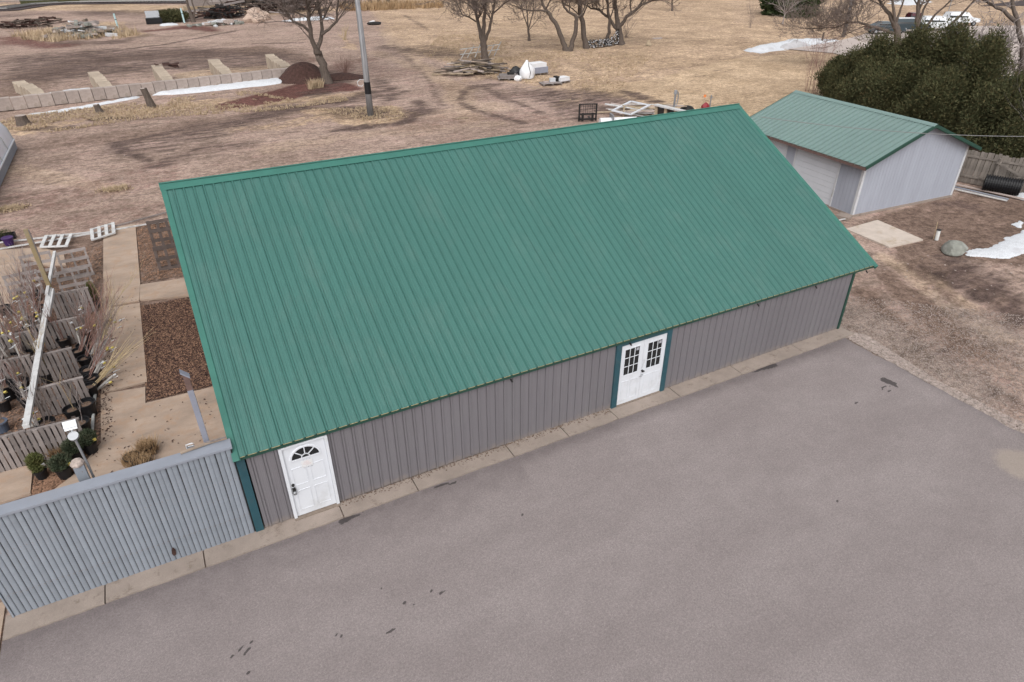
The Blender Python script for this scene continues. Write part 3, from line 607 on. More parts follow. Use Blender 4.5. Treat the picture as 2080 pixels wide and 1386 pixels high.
def ribwall(a, b, out, name, gable=True):
    a, b = Vector(a), Vector(b); d = (b-a); n = int(d.length/RS); mb = MB(); d.normalize(); o_ = Vector(out)
    pts = []
    for i in range(n+1):
        for q, h in ((-.028, 0), (-.014, .02), (.014, .02), (.028, 0)): pts.append((i*RS+q+.05, h))
    pts = [p for p in pts if 0 <= p[0] <= (b-a).length]
    for s_, h in pts:
        p = a+d*s_+o_*h; zt = HW
        if gable: zt = ez0-.03+(rz-ez0)*(1-abs(p.y-ry)/(ry-ey0))
        mb.v += [(p.x, p.y, .03), (p.x, p.y, zt)]
    for j in range(len(pts)-1): mb.f.append((2*j, 2*j+2, 2*j+3, 2*j+1)); mb.mi.append(0)
    mb.build(name, 'wall', bld)
ribwall((0, 0, 0), (0, D, 0), (-1, 0, 0), 'gable_wall'); ribwall((L, 0, 0), (L, D, 0), (1, 0, 0), 'gable_wall'); ribwall((0, D, 0), (L, D, 0), (0, 1, 0), 'back_wall', False)
MB().box((0.05, .03, -.05), (L-.05, D-.03, .045)).build('floor_slab', 'kerb', bld)
MB().box((-.035, -.035, 0), (.13, -.0, 2.12)).box((-.035, 0, 0), (-.0, .13, 2.12)).build('corner_trim', 'teal', bld)
MB().box((L-.05, -.035, .02), (L+.035, 0, 2.12)).box((L+.022, .0, .02), (L+.038, .13, 2.12)).build('corner_trim', 'dark_green', bld)
# single door
MB().box((d1l-.03, -.06, .06), (d1l+.035, .02, 2.02)).box((d1r-.035, -.06, .06), (d1r+.03, .02, 2.02)).box((d1l+.035, -.06, 1.99), (d1r-.035, .02, 2.03)).build('door_frame', 'white', bld)
MB().box((d1l-.03, -.11, -.02), (d1r+.03, .0, .055)).build('door_sill', 'sill', bld)
dr = MB().box((d1l+.038, -.022, .07), (d1r-.038, .02, 1.985))
def mould(mb, x0, x1, z0, z1, y, w_=.014):
    for lo, hi in (((x0, z0), (x1, z0+w_)), ((x0, z1-w_), (x1, z1)), ((x0, z0+w_), (x0+w_, z1-w_)), ((x1-w_, z0+w_), (x1, z1-w_))):
        mb.box((lo[0], y-.009, lo[1]), (hi[0], y, hi[1]))
w1 = d1r-d1l; cx = (d1l+d1r)/2
for xa, xb in ((d1l+.13, cx-.04), (cx+.04, d1r-.13)):
    mould(dr, xa, xb, .22, .78, -.022); mould(dr, xa, xb, .93, 1.40, -.022); pass
door = dr.build('door', 'white', bld)
# fanlight: half ring frame, five glass segments
fz, fr, fi = 1.62, .285, .085
mb = MB()
for i in range(24):
    a0, a1 = PI*i/24, PI*(i+1)/24
    mb.add([(cx+cos(a)*r_, -.036, fz+sin(a)*r_*.92) for a, r_ in ((a0, fr), (a1, fr), (a1, fr+.035), (a0, fr+.035))]+[(cx+cos(a)*r_, -.022, fz+sin(a)*r_*.92) for a, r_ in ((a0, fr), (a1, fr), (a1, fr+.045), (a0, fr+.045))],
           [(3, 2, 1, 0), (0, 1, 5, 4), (2, 3, 7, 6)])
mb.box((cx-fr-.035, -.036, fz-.035), (cx+fr+.035, -.022, fz))
for k in (1, 2, 3):
    a = PI*k/4; mb.beam((cx+cos(a)*fi, -.029, fz+sin(a)*fi), (cx+cos(a)*fr, -.029, fz+sin(a)*fr*.93), .02, .014, (0, 1, 0))
for i in range(10):
    a0, a1 = PI*i/10, PI*(i+1)/10; mb.beam((cx+cos(a0)*fi, -.029, fz+sin(a0)*fi), (cx+cos(a1)*fi, -.029, fz+sin(a1)*fi), .02, .014, (0, 1, 0))
mb.build('fanlight_frame', 'white', door)
for k in range(4):
    a0 = PI*k/4; ps = [(fi, a0+PI/4*q/5) for q in range(6)]+[(fr, a0+PI/4*(5-q)/5) for q in range(6)]
    MB().add([(cx+cos(a)*r_, -.0245, fz+sin(a)*r_*.93) for r_, a in ps], [tuple(range(12))]).build('pane', 'glass', door)
MB().add([(cx+cos(PI*q/8)*fi, -.0245, fz+sin(PI*q/8)*fi) for q in range(9)], [tuple(reversed(range(9)))]).build('pane', 'glass', door)
mb = MB().lathe((0, 0, 0), [(.0, 0), (.032, 0), (.034, .02), (.02, .05)], 12); mb.xf(Matrix.Translation((d1l+.095, -.022, .98)) @ Matrix.Rotation(R(90), 4, 'X'))
mb.box((d1l+.06, -.07, .73), (d1l+.13, -.022, .9)).build('handle', 'blackm', door)
mb = MB().lathe((0, 0, 0), [(.0, 0), (.02, 0), (.036, .04), (.036, .07), (.02, .085)], 14); mb.xf(Matrix.Translation((d1l+.095, -.03, .80)) @ Matrix.Rotation(R(90), 4, 'X')).build('knob', 'metal', door)
MB().box((cx-.115, -.034, 1.355), (cx+.115, -.031, 1.53)).build('paper_notice', 'paper', door)
mb = MB()
for i, (a, b) in enumerate(((-.05, .03), (-.06, .05), (-.085, .06), (-.08, .085), (-.04, .08))): mb.box((cx+a, -.0355, 1.51-i*.026), (cx+b, -.0345, 1.514-i*.026))
mb.build('notice_lines', 'faint_red', door)
mb = MB()
for i in range(6): mb.box((cx-.10+i*.035, -.0355, 1.37+.006*(i % 2)), (cx-.085+i*.035, -.0345, 1.382)); mb.box((cx-.11+i*.037, -.034, 1.335), (cx-.09+i*.037, -.031, 1.347)) if i % 2 else mb.box((cx-.06+i*.03, -.034, 1.548), (cx-.045+i*.03, -.031, 1.558))
mb.build('notice_lines', 'faint_grey', door)
# double door
tw = .165
MB().box((d2l, -.055, .03), (d2l+tw, .0, 2.05)).build('door_trim', 'teal', bld)
MB().box((d2r-tw+.02, -.055, .03), (d2r, .0, 2.05)).build('door_trim', 'teal', bld)
MB().box((d2l+tw, -.05, 1.965), (d2r-tw+.02, .0, 2.05)).build('door_trim', 'teal', bld)
MB().box((d2l+tw, -.07, .0), (d2r-tw+.02, .0, .055)).build('door_sill', 'sill', bld)
xa, xb = d2l+tw+.005, d2r-tw+.015; xm = (xa+xb)/2
for i, (a, b) in enumerate(((xa, xm-.004), (xm+.004, xb))):
    dr = MB().box((a, -.022, .06), (b, .02, 1.96)); wx = b-a
    for q0, q1 in ((a+.10, (a+b)/2-.03), ((a+b)/2+.03, b-.10)): mould(dr, q0, q1, .18, .80, -.022)
    gx0, gx1, gz0, gz1 = a+.135, b-.135, 1.0, 1.80
    mould(dr, gx0-.03, gx1+.03, gz0-.03, gz1+.03, -.022, .03)
    leaf = dr.build('door_leaf', 'white', bld)
    pw, ph = (gx1-gx0)/3, (gz1-gz0)/3; mb = MB()
    for k in (1, 2): mb.box((gx0+k*pw-.009, -.034, gz0), (gx0+k*pw+.009, -.022, gz1)); 
    for k in (1, 2):
        for q in range(3): mb.box((gx0+q*pw+.009, -.033, gz0+k*ph-.009), (gx0+(q+1)*pw-.009, -.022, gz0+k*ph+.009))
    mb.build('muntins', 'white', leaf)
    for q in range(3):
        for k in range(3): MB().box((gx0+q*pw+.009, -.026, gz0+k*ph+.009), (gx0+(q+1)*pw-.009, -.0225, gz0+(k+1)*ph-.009)).build('pane', 'glass', leaf)
    MB().box((gx1-pw*.72, -.029, gz1-ph*.42), (gx1-pw*.2, -.0265, gz1-.03)).build('sticker', 'faint_grey', leaf)
mb = MB().lathe((0, 0, 0), [(0, 0), (.03, 0), (.03, .03), (.0, .035)], 12); mb.xf(Matrix.Translation((xm+.02, -.025, .97)) @ Matrix.Rotation(R(90), 4, 'X')); mb.box((xm+.01, -.06, .93), (xm+.09, -.03, .955)); mb.build('handle', 'blackm', bld)
MB().tube([(xm-.07, -.04, .80), (xm-.03, -.055, .83), (xm+.02, -.055, .80), (xm+.05, -.045, .84), (xm-.02, -.05, .86)], .008, 5).build('padlock_chain', 'metal', bld)
MB().tube([(xm-.01, -.035, 1.30), (xm+.05, -.06, 1.33), (xm+.02, -.05, 1.2), (xm+.01, -.035, 1.08)], .006, 5).build('door_chain', 'white2', bld)

# ------------------------------------------------------------------ grey board fence on the left
fx0, fh = -4.40, 2.40
fen = thing('board_fence', 'tall fence of chipped blue-grey rounded boards with a flat cap beside the green roof', 'fence')
n = 45; pw = (-.06-fx0)/n
mb = MB(); k = 7
for z in (.03, fh-.02):
    for xx, hh in ((-.465, 0), (-.455, .09), (-.39, .15), (-.15, .18), (.15, .18), (.39, .15), (.455, .09), (.465, 0)):
        mb.v.append((xx*pw, -hh*pw, z))
for j in range(k): mb.f.append((j, j+1, k+1+j+1, k+1+j)); mb.mi.append(0)
slm = mb.mesh('slat', 'fence', True)
for i in range(n):
    inst('slat', slm, fen, (fx0+(i+.5)*pw, random.uniform(-.004, .004), random.uniform(-.015, .012)), (random.uniform(-.002, .002), random.uniform(-.003, .003), random.uniform(-.06, .06)))
MB().box((fx0, .0, .03), (-.04, .10, fh-.02)).build('gap_shade_board', 'blackm', fen)  # blackened to stand in for shade in the gaps between slats
MB().box((fx0-.02, -.05, fh-.02), (-.02, .24, fh+.03)).box((fx0-.02, .1, fh-.16), (-.03, .13, fh-.02)).build('cap_board', 'fcap', fen)
MB().box((fx0-.03, -.04, 0), (fx0, .14, fh-.02)).build('end_board', 'fence', fen)
MB().add([(x_, -.043, z_) for x_, z_ in ((-1.62, .18), (-1.57, .20), (-1.55, .33), (-1.58, .42), (-1.62, .36), (-1.64, .25))], [(0, 1, 2, 3, 4, 5)]).build('rotten_patch', 'mulch', fen)
# posts behind the fence
def post(name, label, p, z0, z1, w_, mat, tip=None, capm=None, d=None):
    t_ = thing(name, label, 'post', (p[0], p[1], 0)); d = d or w_
    MB().box((-w_/2, -d/2, z0), (w_/2, d/2, z1)).build('shaft', mat, t_)
    return t_
pA = thing('wooden_post', 'grey painted post with a slanted brown top rising behind the fence by the roof', 'post', (-.44, .42, 0))
MB().box((-.05, -.06, 0), (.05, .06, 3.66)).build('shaft', 'grey_post', pA)
MB().add([(-.05,-.06,3.66),(.05,-.06,3.66),(.05,.06,3.66),(-.05,.06,3.66),(-.05,-.06,4.05),(.05,-.06,3.92),(.05,.06,3.92),(-.05,.06,4.05)], [(4,5,6,7),(0,1,5,4),(1,2,6,5),(2,3,7,6),(3,0,4,7)]).build('bare_tip', 'brown_fascia', pA)
MB().add([(-.075,-.075,4.09),(.065,-.075,3.95),(.065,.075,3.95),(-.075,.075,4.09),(-.075,-.075,4.06),(.065,-.075,3.92),(.065,.075,3.92),(-.075,.075,4.06)], [(0,1,2,3),(7,6,5,4),(0,4,5,1),(1,5,6,2),(2,6,7,3),(3,7,4,0)]).build('cap', 'grey_post', pA)
pB = thing('wooden_post', 'short thick blue-grey post with a rough white broken top behind the fence', 'post', (-2.58, .46, 0), R(8))
MB().box((-.085, -.085, 0), (.085, .085, 2.66)).build('shaft', 'fence', pB)
MB().lathe((0, 0, 2.66), [(.115, 0), (.12, .04), (.09, .09), (.04, .12)], 8).build('rough_top', 'pebble', pB)
fl = thing('floodlight_pole', 'thin steel pole holding a small floodlight and round junction box behind the fence', 'lamp', (-2.43, .47, 0))
MB().tube([(0, 0, 0), (-.01, .0, 2.6), (-.03, .01, 3.22)], .022, 8).build('pole', 'metal', fl)
mb = MB().lathe((0, 0, 0), [(0, -.03), (.085, -.03), (.09, 0), (.085, .035), (0, .035)], 16); mb.xf(Matrix.Translation((-.03, 0, 3.27)) @ Matrix.Rotation(R(35), 4, 'X')); mb.build('junction_box', 'metal', fl, smooth=False)
lh = MB().obox((-.03, .12, 3.42), (.10, 0, 0), (0, .05, .06), (0, -.05, .04)).build('lamp_head', 'metal', fl)
MB().obox((-.03, .085, 3.485), (.105, .0, 0), (0, .04, .05), (0, -.008, .007)).build('lens', 'metal', lh)
MB().tube([(-.03, .03, 3.30), (-.03, .07, 3.37)], .018, 6).build('knuckle', 'metal', fl)
cb = thing('loose_board', 'narrow weathered board lying on the fence cap against the roof edge', 'board', (0, 0, 0))
MB().beam((-.92, .19, 2.455), (-.10, .24, 2.50), .05, .03).build('plank', 'old_wood', cb)
MB().beam((-.45, .22, 2.505), (-.08, .17, 2.53), .03, .02).build('lath', 'grey_wood', cb)
br_ = thing('metal_bracket', 'small white bracket coil sitting on the fence cap beside the grey post', 'bracket', (-.74, .30, 2.43))
MB().tube([(-.06, 0, 0), (-.06, 0, .09), (.07, 0, .09), (.07, .02, .02), (-.03, .02, .03), (-.03, .04, .07), (.05, .04, .07)], .011, 6).build('coil', 'white2', br_)
MB().box((-.07, -.02, -.0), (.08, .05, .012)).build('base_plate', 'metal', br_)

# ------------------------------------------------------------------ pergola beam and post
bm_ = thing('overhead_beam', 'long chalky white timber lying across the tops of the pallet rows', 'beam', (0, 0, 0))
MB().beam((-4.20, 16.0, 1.16), (-4.24, 12.2, 1.14), .085, .10).build('timber', 'white_wood', bm_)
MB().beam((-4.22, 12.9, 1.06), (-4.25, 4.82, 1.06), .14, .09).build('timber', 'white_wood', bm_)
MB().beam((-4.08, 12.6, 1.12), (-4.10, 10.75, 1.10), .05, .12).build('timber', 'white_wood', bm_)
pt = thing('wooden_post', 'tall tan timber post with a greyed top standing at the white beam joint', 'post', (-4.22, 12.95, 0))
MB().box((-.06, -.06, 0), (.06, .06, 3.12)).build('shaft', 'post_wood', pt); MB().box((.062, -.05, 2.1), (.085, .05, 3.1)).build('side_board', 'grey_wood', pt)

# ------------------------------------------------------------------ pallets: every board a part
def pal_mesh(w_, h_, t_): return MB().box((-w_/2, -t_/2, 0), (w_/2, t_/2, h_)).mesh('slat', 'grey_wood')
PAL_SLAT = MB().box((-.044, -.009, 0), (.044, .009, 1.0)).mesh('slat', 'grey_wood')
PAL_WIDE = MB().box((-.068, -.009, 0), (.068, .009, 1.0)).mesh('slat', 'grey_wood')
PAL_SLAT_D = MB().box((-.044, -.009, 0), (.044, .009, 1.0)).mesh('slat', 'dark_wood_gap_shade')
PAL_RAIL_D = MB().box((-.5, -.0, -.045), (.5, .06, .045)).mesh('rail', 'dark_wood_gap_shade')
PAL_RAIL = MB().box((-.5, -.0, -.045), (.5, .04, .045)).mesh('rail', 'grey_wood')
def upright_pallet(label, x, y, w_, h_, rz=0, tilt=0, nsl=9, z=0, group='grey wooden pallets dividing the nursery stock rows', rnd_=.006, mat=None):
    t_ = thing('wooden_pallet', label, 'pallet', (x, y, z), rz, group); t_.rotation_euler = (tilt, 0, rz)
    for i in range(nsl):
        xx = -w_/2+(i+.5)*w_/nsl
        inst('slat', PAL_SLAT, t_, (xx, -.01+random.uniform(-.002, .002), random.uniform(-.01, .01)), (0, random.uniform(-rnd_, rnd_), 0), (w_/nsl*.74/.088, 1, h_))
    for k, zz in enumerate((.06, h_/2, h_-.06)):
        inst('rail', PAL_RAIL, t_, (0, .0, zz), (0, 0, 0), (w_, 2.7, .55))
    for i in range(5):
        xx = -w_/2+(i+.5)*w_/5; inst('slat', PAL_SLAT_D, t_, (xx, .125, 0), (0, 0, 0), (1.0, 1, h_))  # back slats darkened to paint shade into the gaps
    return t_
def lattice_pallet(label, x, y, w_, h_, rz, tilt, ns, z=0, group='open slatted pallets standing at the back of the stock beds', dark=False):
    t_ = thing('wooden_pallet', label, 'pallet', (x, y, z), rz, group); t_.rotation_euler = (tilt, 0, rz); S_, R_ = (PAL_SLAT_D, PAL_RAIL_D) if dark else (PAL_SLAT, PAL_RAIL); kw = 1.5 if dark else 1.25
    for i in range(ns):
        zz = .05+i*(h_-.1)/(ns-1); o_ = inst('slat', S_, t_, (-w_/2, -.01, zz+random.uniform(-.01, .01)), (0, R(90)+random.uniform(-.02, .02), 0), (kw, 1, w_))
    for i in range(4 if dark else 3):
        xx = -w_/2+.05+i*(w_-.1)/(3 if dark else 2); inst('stringer', R_, t_, (xx, .0, h_/2), (0, R(90), 0), (h_, 2.0, 1.2 if dark else .7))
    for i in range(0, ns, 2):
        zz = .05+i*(h_-.1)/(ns-1); inst('slat', S_, t_, (-w_/2, .12, zz), (0, R(90), 0), (kw, 1, w_))
    return t_
upright_pallet('grey pallet in the nearest row behind the floodlight and the potted evergreens', -3.74, 4.76, 1.08, 1.0, R(-1), .05)
upright_pallet('grey pallet at the left end of the nearest row, above the concrete slab', -4.83, 4.80, 1.06, 1.0, R(1), .04)
upright_pallet('pallet behind the three big black pots, in the second row', -3.78, 6.80, 1.22, .98, R(3), .12, 10)
upright_pallet('long slatted pallet in the third row at the right of the white beam', -3.98, 8.62, .98, .98, R(2), .1, 8)
upright_pallet('greyer pallet in the third row at the left of the white beam', -5.05, 8.70, 1.10, 1.0, R(-1), .08, 9)
upright_pallet('pallet in the third row cut by the left edge of the picture', -6.15, 8.78, 1.05, 1.0, R(-2), .08, 8)
upright_pallet('dark pallet in the fourth row under the beam, with a pot at its foot', -3.92, 10.72, 1.18, .92, R(1), .1, 9)
upright_pallet('pallet in the fourth row left of the beam behind bare trees', -5.2, 10.4, 1.15, .95, R(-3), .1, 8)
upright_pallet('pale tan pallet in the fifth row beside the yellow-green conifer', -3.74, 12.76, 1.16, .95, R(1), .05, 10)
upright_pallet('leaning light grey pallet lying low beside the blue-grey pot', -4.62, 5.75, .85, .95, R(12), 1.2, 9, .1)
lattice_pallet('open pallet highest in the back row, right of the beam end', -3.75, 16.1, .98, 1.05, R(6), -.25, 4)
lattice_pallet('open pallet in the back row left of the beam end over the tan slab', -4.95, 16.5, 1.0, 1.0, R(4), -.3, 4)
lattice_pallet('open pallet leaning in front of the back row at the right', -3.75, 14.75, 1.05, .85, R(5), -.2, 4)
lattice_pallet('open pallet in front of the back row left of the tan post', -5.35, 15.2, 1.05, .85, R(6), -.4, 4)
lattice_pallet('upper open pallet half hidden behind the green roof edge', -.58, 17.45, 1.1, 1.22, R(0), -.12, 4, group='open pallets beside the left roof edge', dark=True)
lattice_pallet('lower open pallet half hidden behind the green roof edge', -.5, 15.3, 1.15, .9, R(0), -.15, 3, group='open pallets beside the left roof edge', dark=True)
# bed edging rails and two white ladder frames
for lab, a, b in (('thin pale rail lying along the back of the beds, farther of two', [(-7.519,21.468),(-3.461,20.867)][0], [(-7.519,21.468),(-3.461,20.867)][1]), ('thin pale rail lying along the back of the beds, nearer of two', [(-7.410,20.557),(-0.334,20.769)][0], [(-7.410,20.557),(-0.334,20.769)][1]),
                  ('grey rail slanting from the white frame to the roof edge', [(-2.546,21.151),(-0.250,22.001)][0], [(-2.546,21.151),(-0.250,22.001)][1])):
    n_ = 3; p0 = Vector((*a, .05)); p1 = Vector((*b, .05)); t_ = thing('edging_rail', lab, 'rail')
    for i in range(n_): MB().beam(p0.lerp(p1, i/n_+.002), p0.lerp(p1, (i+1)/n_-.002), .05, .05+.004*i).build('board', 'white_wood' if 'pale' in lab else 'grey_wood', t_)
for lab, q in (('white ladder-like frame on the rails, the left one', [(-5.137,21.062),(-4.108,20.756),(-4.239,19.392),(-5.236,19.812)]), ('white ladder-like frame on the rails, the right one beside the tan path', [(-3.445,20.969),(-2.529,21.395),(-2.503,20.082),(-3.389,19.639)])):
    t_ = thing('ladder_frame', lab, 'frame', group='white slatted frames on the rails'); P4 = [Vector((x_, y_, .12)) for x_, y_ in q]
    MB().beam(P4[0], P4[1], .09, .05).build('rail', 'white_wood', t_); MB().beam(P4[3], P4[2], .09, .05).build('rail', 'white_wood', t_)
    for i in range(4): MB().beam(P4[0].lerp(P4[1], .05+i*.3)+Vector((0, 0, .035)), P4[3].lerp(P4[2], .05+i*.3)+Vector((0, 0, .035)), .13, .02).build('slat', 'white_wood', t_)

# ------------------------------------------------------------------ potted nursery stock
POT = MB().lathe((0, 0, 0), [(.13, 0), (.165, .26), (.18, .26), (.18, .30), (.16, .30), (.15, .25)], 18).mesh('pot', 'black')
SOIL = MB().lathe((0, 0, .235), [(.155, 0), (.08, .02), (0.001, .025)], 14).mesh('soil', 'soil')
def twigs(mb, p, d, ln, r_, lev, seed, spread=.5, n=3):
    rr = random.Random(seed)
    def rec(p, d, ln, r_, lev):
        segs = 3; pts = [p]; rad = [r_]
        for i in range(segs):
            d = (d+Vector((rr.uniform(-.12, .12), rr.uniform(-.12, .12), rr.uniform(-.05, .1)))).normalized(); p = p+d*ln/segs; pts.append(p); rad.append(r_*(1-.6*(i+1)/segs))
        mb.tube(pts, rad, 4, False)
        if lev > 0:
            for i in range(n):
                q = pts[1+rr.randrange(segs)]; dd = (d+Vector((rr.uniform(-1, 1), rr.uniform(-1, 1), rr.uniform(-.2, .6)))*spread).normalized(); rec(q, dd, ln*rr.uniform(.4, .65), r_*.5, lev-1)
    rec(Vector(p), Vector(d).normalized(), ln, r_, lev)
def potted(label, x, y, ht, lean=(0, 0), stems=3, s=1.0, guard=True, tags=1, mat='red_twig', potmat=None, seed=0, lev=2, spread=.5, z=0):
    rr = random.Random(seed+100); t_ = thing('potted_tree', label, 'potted plant', (x, y, z))
    inst('pot', POT, t_, (0, 0, 0), (0, 0, 0), (s, s, s)) if not potmat else MB().lathe((0, 0, 0), [(.13, 0), (.165, .26), (.18, .26), (.18, .30), (.16, .30)], 18).build('pot', potmat, t_)
    inst('soil', SOIL, t_, (0, 0, 0), (0, 0, 0), (s, s, s))
    mb = MB()
    for i in range(stems):
        d = Vector((lean[0]+rr.uniform(-.16, .16), lean[1]+rr.uniform(-.16, .16), 1)); twigs(mb, (rr.uniform(-.05, .05), rr.uniform(-.05, .05), .2), d, ht*rr.uniform(.75, 1.0), .013, lev, seed*31+i, spread, 4)
    mb.build('stems', mat, t_)
    dl = Vector((lean[0], lean[1], 1)).normalized()
    if guard:
        for i in range(guard if guard > 1 else 1):
            o_ = Vector((.07*i-.05, .04*i, 0)); MB().tube([o_+dl*.22, o_+dl*(.75)], .034, 8).build('trunk_guard', 'guard', t_)
    for i in range(tags):
        c = dl*ht*rr.uniform(.4, .85)+Vector((rr.uniform(-.15, .15), rr.uniform(-.12, .12), 0)); MB().obox(c, (.035, 0, .01), (0, .005, .02), (-.005, -.03, .03)).build('plant_tag', 'tagy' if i % 2 == 0 else 'tagw', t_)
        c2 = c+Vector((rr.uniform(-.1, .1), 0, rr.uniform(-.2, .1))); MB().obox(c2, (.065, .0, .02), (0, .003, 0), (0, 0, .009)).build('plant_tag', 'tagw', t_)
    return t_
potted('young tree in the middle big black pot of three, thin pale stem', -3.590,6.298, .0001+1.2, (.05, .05), 1, 1.25, False, 0, 'tan_cane', seed=1, lev=1)
potted('low twiggy plant in the big black pot nearest the path edge', -3.270,6.366, .9, (-.3, .2), 2, 1.35, False, 0, 'twig', seed=2, lev=1)
potted('slim bare stem in a tall black pot just behind the nearest pallet', -3.380,5.541, 1.2, (-.05, -.02), 1, 1.3, False, 0, 'pale_twig', seed=3, lev=1)
potted('bare shrub in a dark pot behind the nearest pallet, left of the three pots', -4.167,5.961, 1.1, (.1, .1), 3, 1.3, False, 0, 'twig', seed=4, lev=2)
potted('dark stemmed tree in a blue-grey pot at the left picture edge', -5.236,6.643, 1.9, (.0, .2), 2, 1.2, False, 0, 'twig', 'bluepot', seed=5, lev=2)
potted('pot with fallen tree and thick pale trunk guards pointing over the path, lowest', -3.225,7.325, 1.25, (2.0, .75), 5, 1.1, 2, 2, 'tan_cane', seed=6, lev=1, spread=.2)
potted('pot with long tan canes leaning far out over the path', -3.181,7.784, 1.5, (2.1, 1.0), 4, 1.1, 2, 2, 'tan_cane', seed=7, lev=1, spread=.2)
potted('leaning bare trees with pale guards behind the fallen canes', -3.301,8.321, 1.6, (1.0, .9), 5, 1.1, 3, 2, 'twig', seed=8)
potted('bundle of bare reddish trees leaning to the path beside the third row', -3.376,9.031, 1.7, (.8, .75), 5, 1.1, 2, 3, 'red_twig', seed=9)
potted('reddish shrubby stems leaning right by the third pallet row', -3.557,9.584, 1.6, (.6, .6), 5, 1.1, 1, 2, 'red_twig', seed=10)
potted('fine grey twigs with a white tag beside the fourth row pallet', -3.381,10.790, 1.4, (.18, .25), 4, 1.0, 1, 2, 'pale_twig', seed=11)
potted('small dark pot with reddish stems at the foot of the fourth row pallet', -3.984,10.577, .9, (0, .0), 3, 1.1, False, 0, 'red_twig', seed=12)
potted('bare tree left of the beam with yellow tag, in the third row', -4.934,10.166, 1.7, (-.1, .25), 4, 1.1, 1, 3, 'twig', seed=13)
potted('tall dark bare tree near the left picture edge in the third row', -5.335,10.168, 2.0, (-.12, .2), 4, 1.1, 2, 2, 'twig', seed=14)
potted('bare tree crossed by the white beam with yellow tag low on it', -4.798,10.403, 1.5, (.0, .2), 4, 1.1, 1, 2, 'red_twig', seed=15)
potted('pale twiggy tree with many white tags between post and left slab', -5.115,12.597, 1.5, (.05, .2), 6, 1.1, 1, 5, 'pale_twig', seed=16)
potted('reddish bare tree with white tag in front of the back row', -4.737,12.762, 1.4, (-.05, .15), 5, 1.1, 1, 4, 'red_twig', seed=17)
potted('pale twiggy tree left of the tan post with yellow tag on top', -5.051,14.709, 1.3, (.1, .1), 4, 1.1, 1, 3, 'pale_twig', seed=18)
potted('spreading bare tree over the upper left slab', -5.854,13.930, 1.7, (-.1, .1), 3, 1.1, False, 1, 'twig', seed=19)
potted('low brown plants in a dark tray pot behind the second row, left', -5.259,8.280, .6, (0, .1), 6, 1.5, False, 0, 'red_twig', seed=20)
potted('brown twiggy plant in a dark pot left of the beam, behind the light leaning pallet', -4.913,8.305, .6, (0, .1), 6, 1.4, False, 1, 'red_twig', seed=21)
potted('slim tree with yellow tag in front of the second row pallet', -4.341,8.679, 1.3, (.05, -.1), 2, 1.0, False, 1, 'tan_cane', seed=22)
potted('tall twiggy tree with pale guard leaning over the path, farthest right', -3.157,9.126, 1.8, (1.0, .8), 4, 1.1, 2, 2, 'tan_cane', seed=23)
rs_ = random.Random(77); k_ = 30
for px_, py_, txt in ((-4.75, 7.6, 'brown twiggy tree between the second and third rows, left of the white timber'), (-5.3, 7.7, 'pale stemmed tree between the second and third rows at the far left'), (-4.5, 9.7, 'grey twigged tree touching the white timber between rows three and four'),
                      (-5.0, 9.9, 'tangled reddish tree with tags between rows three and four'), (-5.5, 9.6, 'dark tangled tree with white ties between rows three and four, farthest left'), (-4.6, 11.7, 'pale tangled tree with ties between rows four and five'), (-5.1, 11.9, 'reddish tree with a yellow tag left of row five'),
                      (-5.6, 11.6, 'tall dark twiggy tree at the left of row five'), (-4.8, 13.4, 'bare pale tree with white ties before the open back pallets'), (-3.2, 9.2, 'reddish tree leaning over the path beside the fourth row'), (-3.25, 8.3, 'pale tree leaning over the path beside the third row'), (-3.3, 7.9, 'brown tree with pale guard leaning over the path, in the crowded bundle'),
                      (-3.45, 9.9, 'thin grey tree upright before the fourth row pallet, right end'), (-4.3, 5.8, 'thin dark stems between the light leaning pallet and the front row')):
    ln_ = (.6+.4*rs_.random(), .6) if px_ > -3.4 else (rs_.uniform(-.2, .15), rs_.uniform(.05, .25))
    potted(txt, px_, py_, 1.05+.4*rs_.random(), ln_, 3, 1.05, 1+(k_ % 2), 3, ('pale_twig', 'red_twig', 'twig', 'pale_twig')[k_ % 4], seed=k_); k_ += 1
def shrub_leaves(c, rx, rz, n, mat, name, parent, ls=.03):
    u = rng.normal(size=(n, 3)); u /= np.linalg.norm(u, axis=1)[:, None]; u *= (rng.random((n, 1))**.4)*(.75+.5*fbm(u[:, 0]*3+c[0]*7, u[:, 1]*3+u[:, 2]*3, .8))[:, None]
    p = u*[rx, rx, rz]+np.array(c); d = rng.normal(size=(n, 3)); d[:, 2] = np.abs(d[:, 2])+.3; d += u*1.5; d /= np.linalg.norm(d, axis=1)[:, None]
    e = np.cross(d, rng.normal(size=(n, 3))); e /= np.linalg.norm(e, axis=1)[:, None]; L_ = ls*(.7+rng.random((n, 1)))
    V = np.stack([p-e*L_*.22, p+e*L_*.22, p+d*L_*1.6], 1)
    return fastmesh(name, V.reshape(-1, 3), np.arange(3*n).reshape(n, 3), mat, parent)
def potted_evergreen(label, x, y, r_, h_, mat, seed, s=1.0, tg=None):
    t_ = thing('potted_evergreen', label, 'potted plant', (x, y, 0)); inst('pot', POT, t_, (0, 0, 0), (0, 0, 0), (s, s, s)); inst('soil', SOIL, t_, (0, 0, 0), (0, 0, 0), (s, s, s))
    shrub_leaves((0, 0, .3*s+h_*.5), r_, h_*.6, 5000, mat, 'foliage', t_, .028)
    mb = MB(); twigs(mb, (0, 0, .2), (0, 0, 1), h_, .012, 2, seed, .7); mb.build('stems', 'twig', t_)
    if tg: MB().obox((r_*.8, -r_*.6, .42), (.04, 0, .01), (0, .004, 0), (0, -.02, .05)).build('plant_tag', tg, t_)
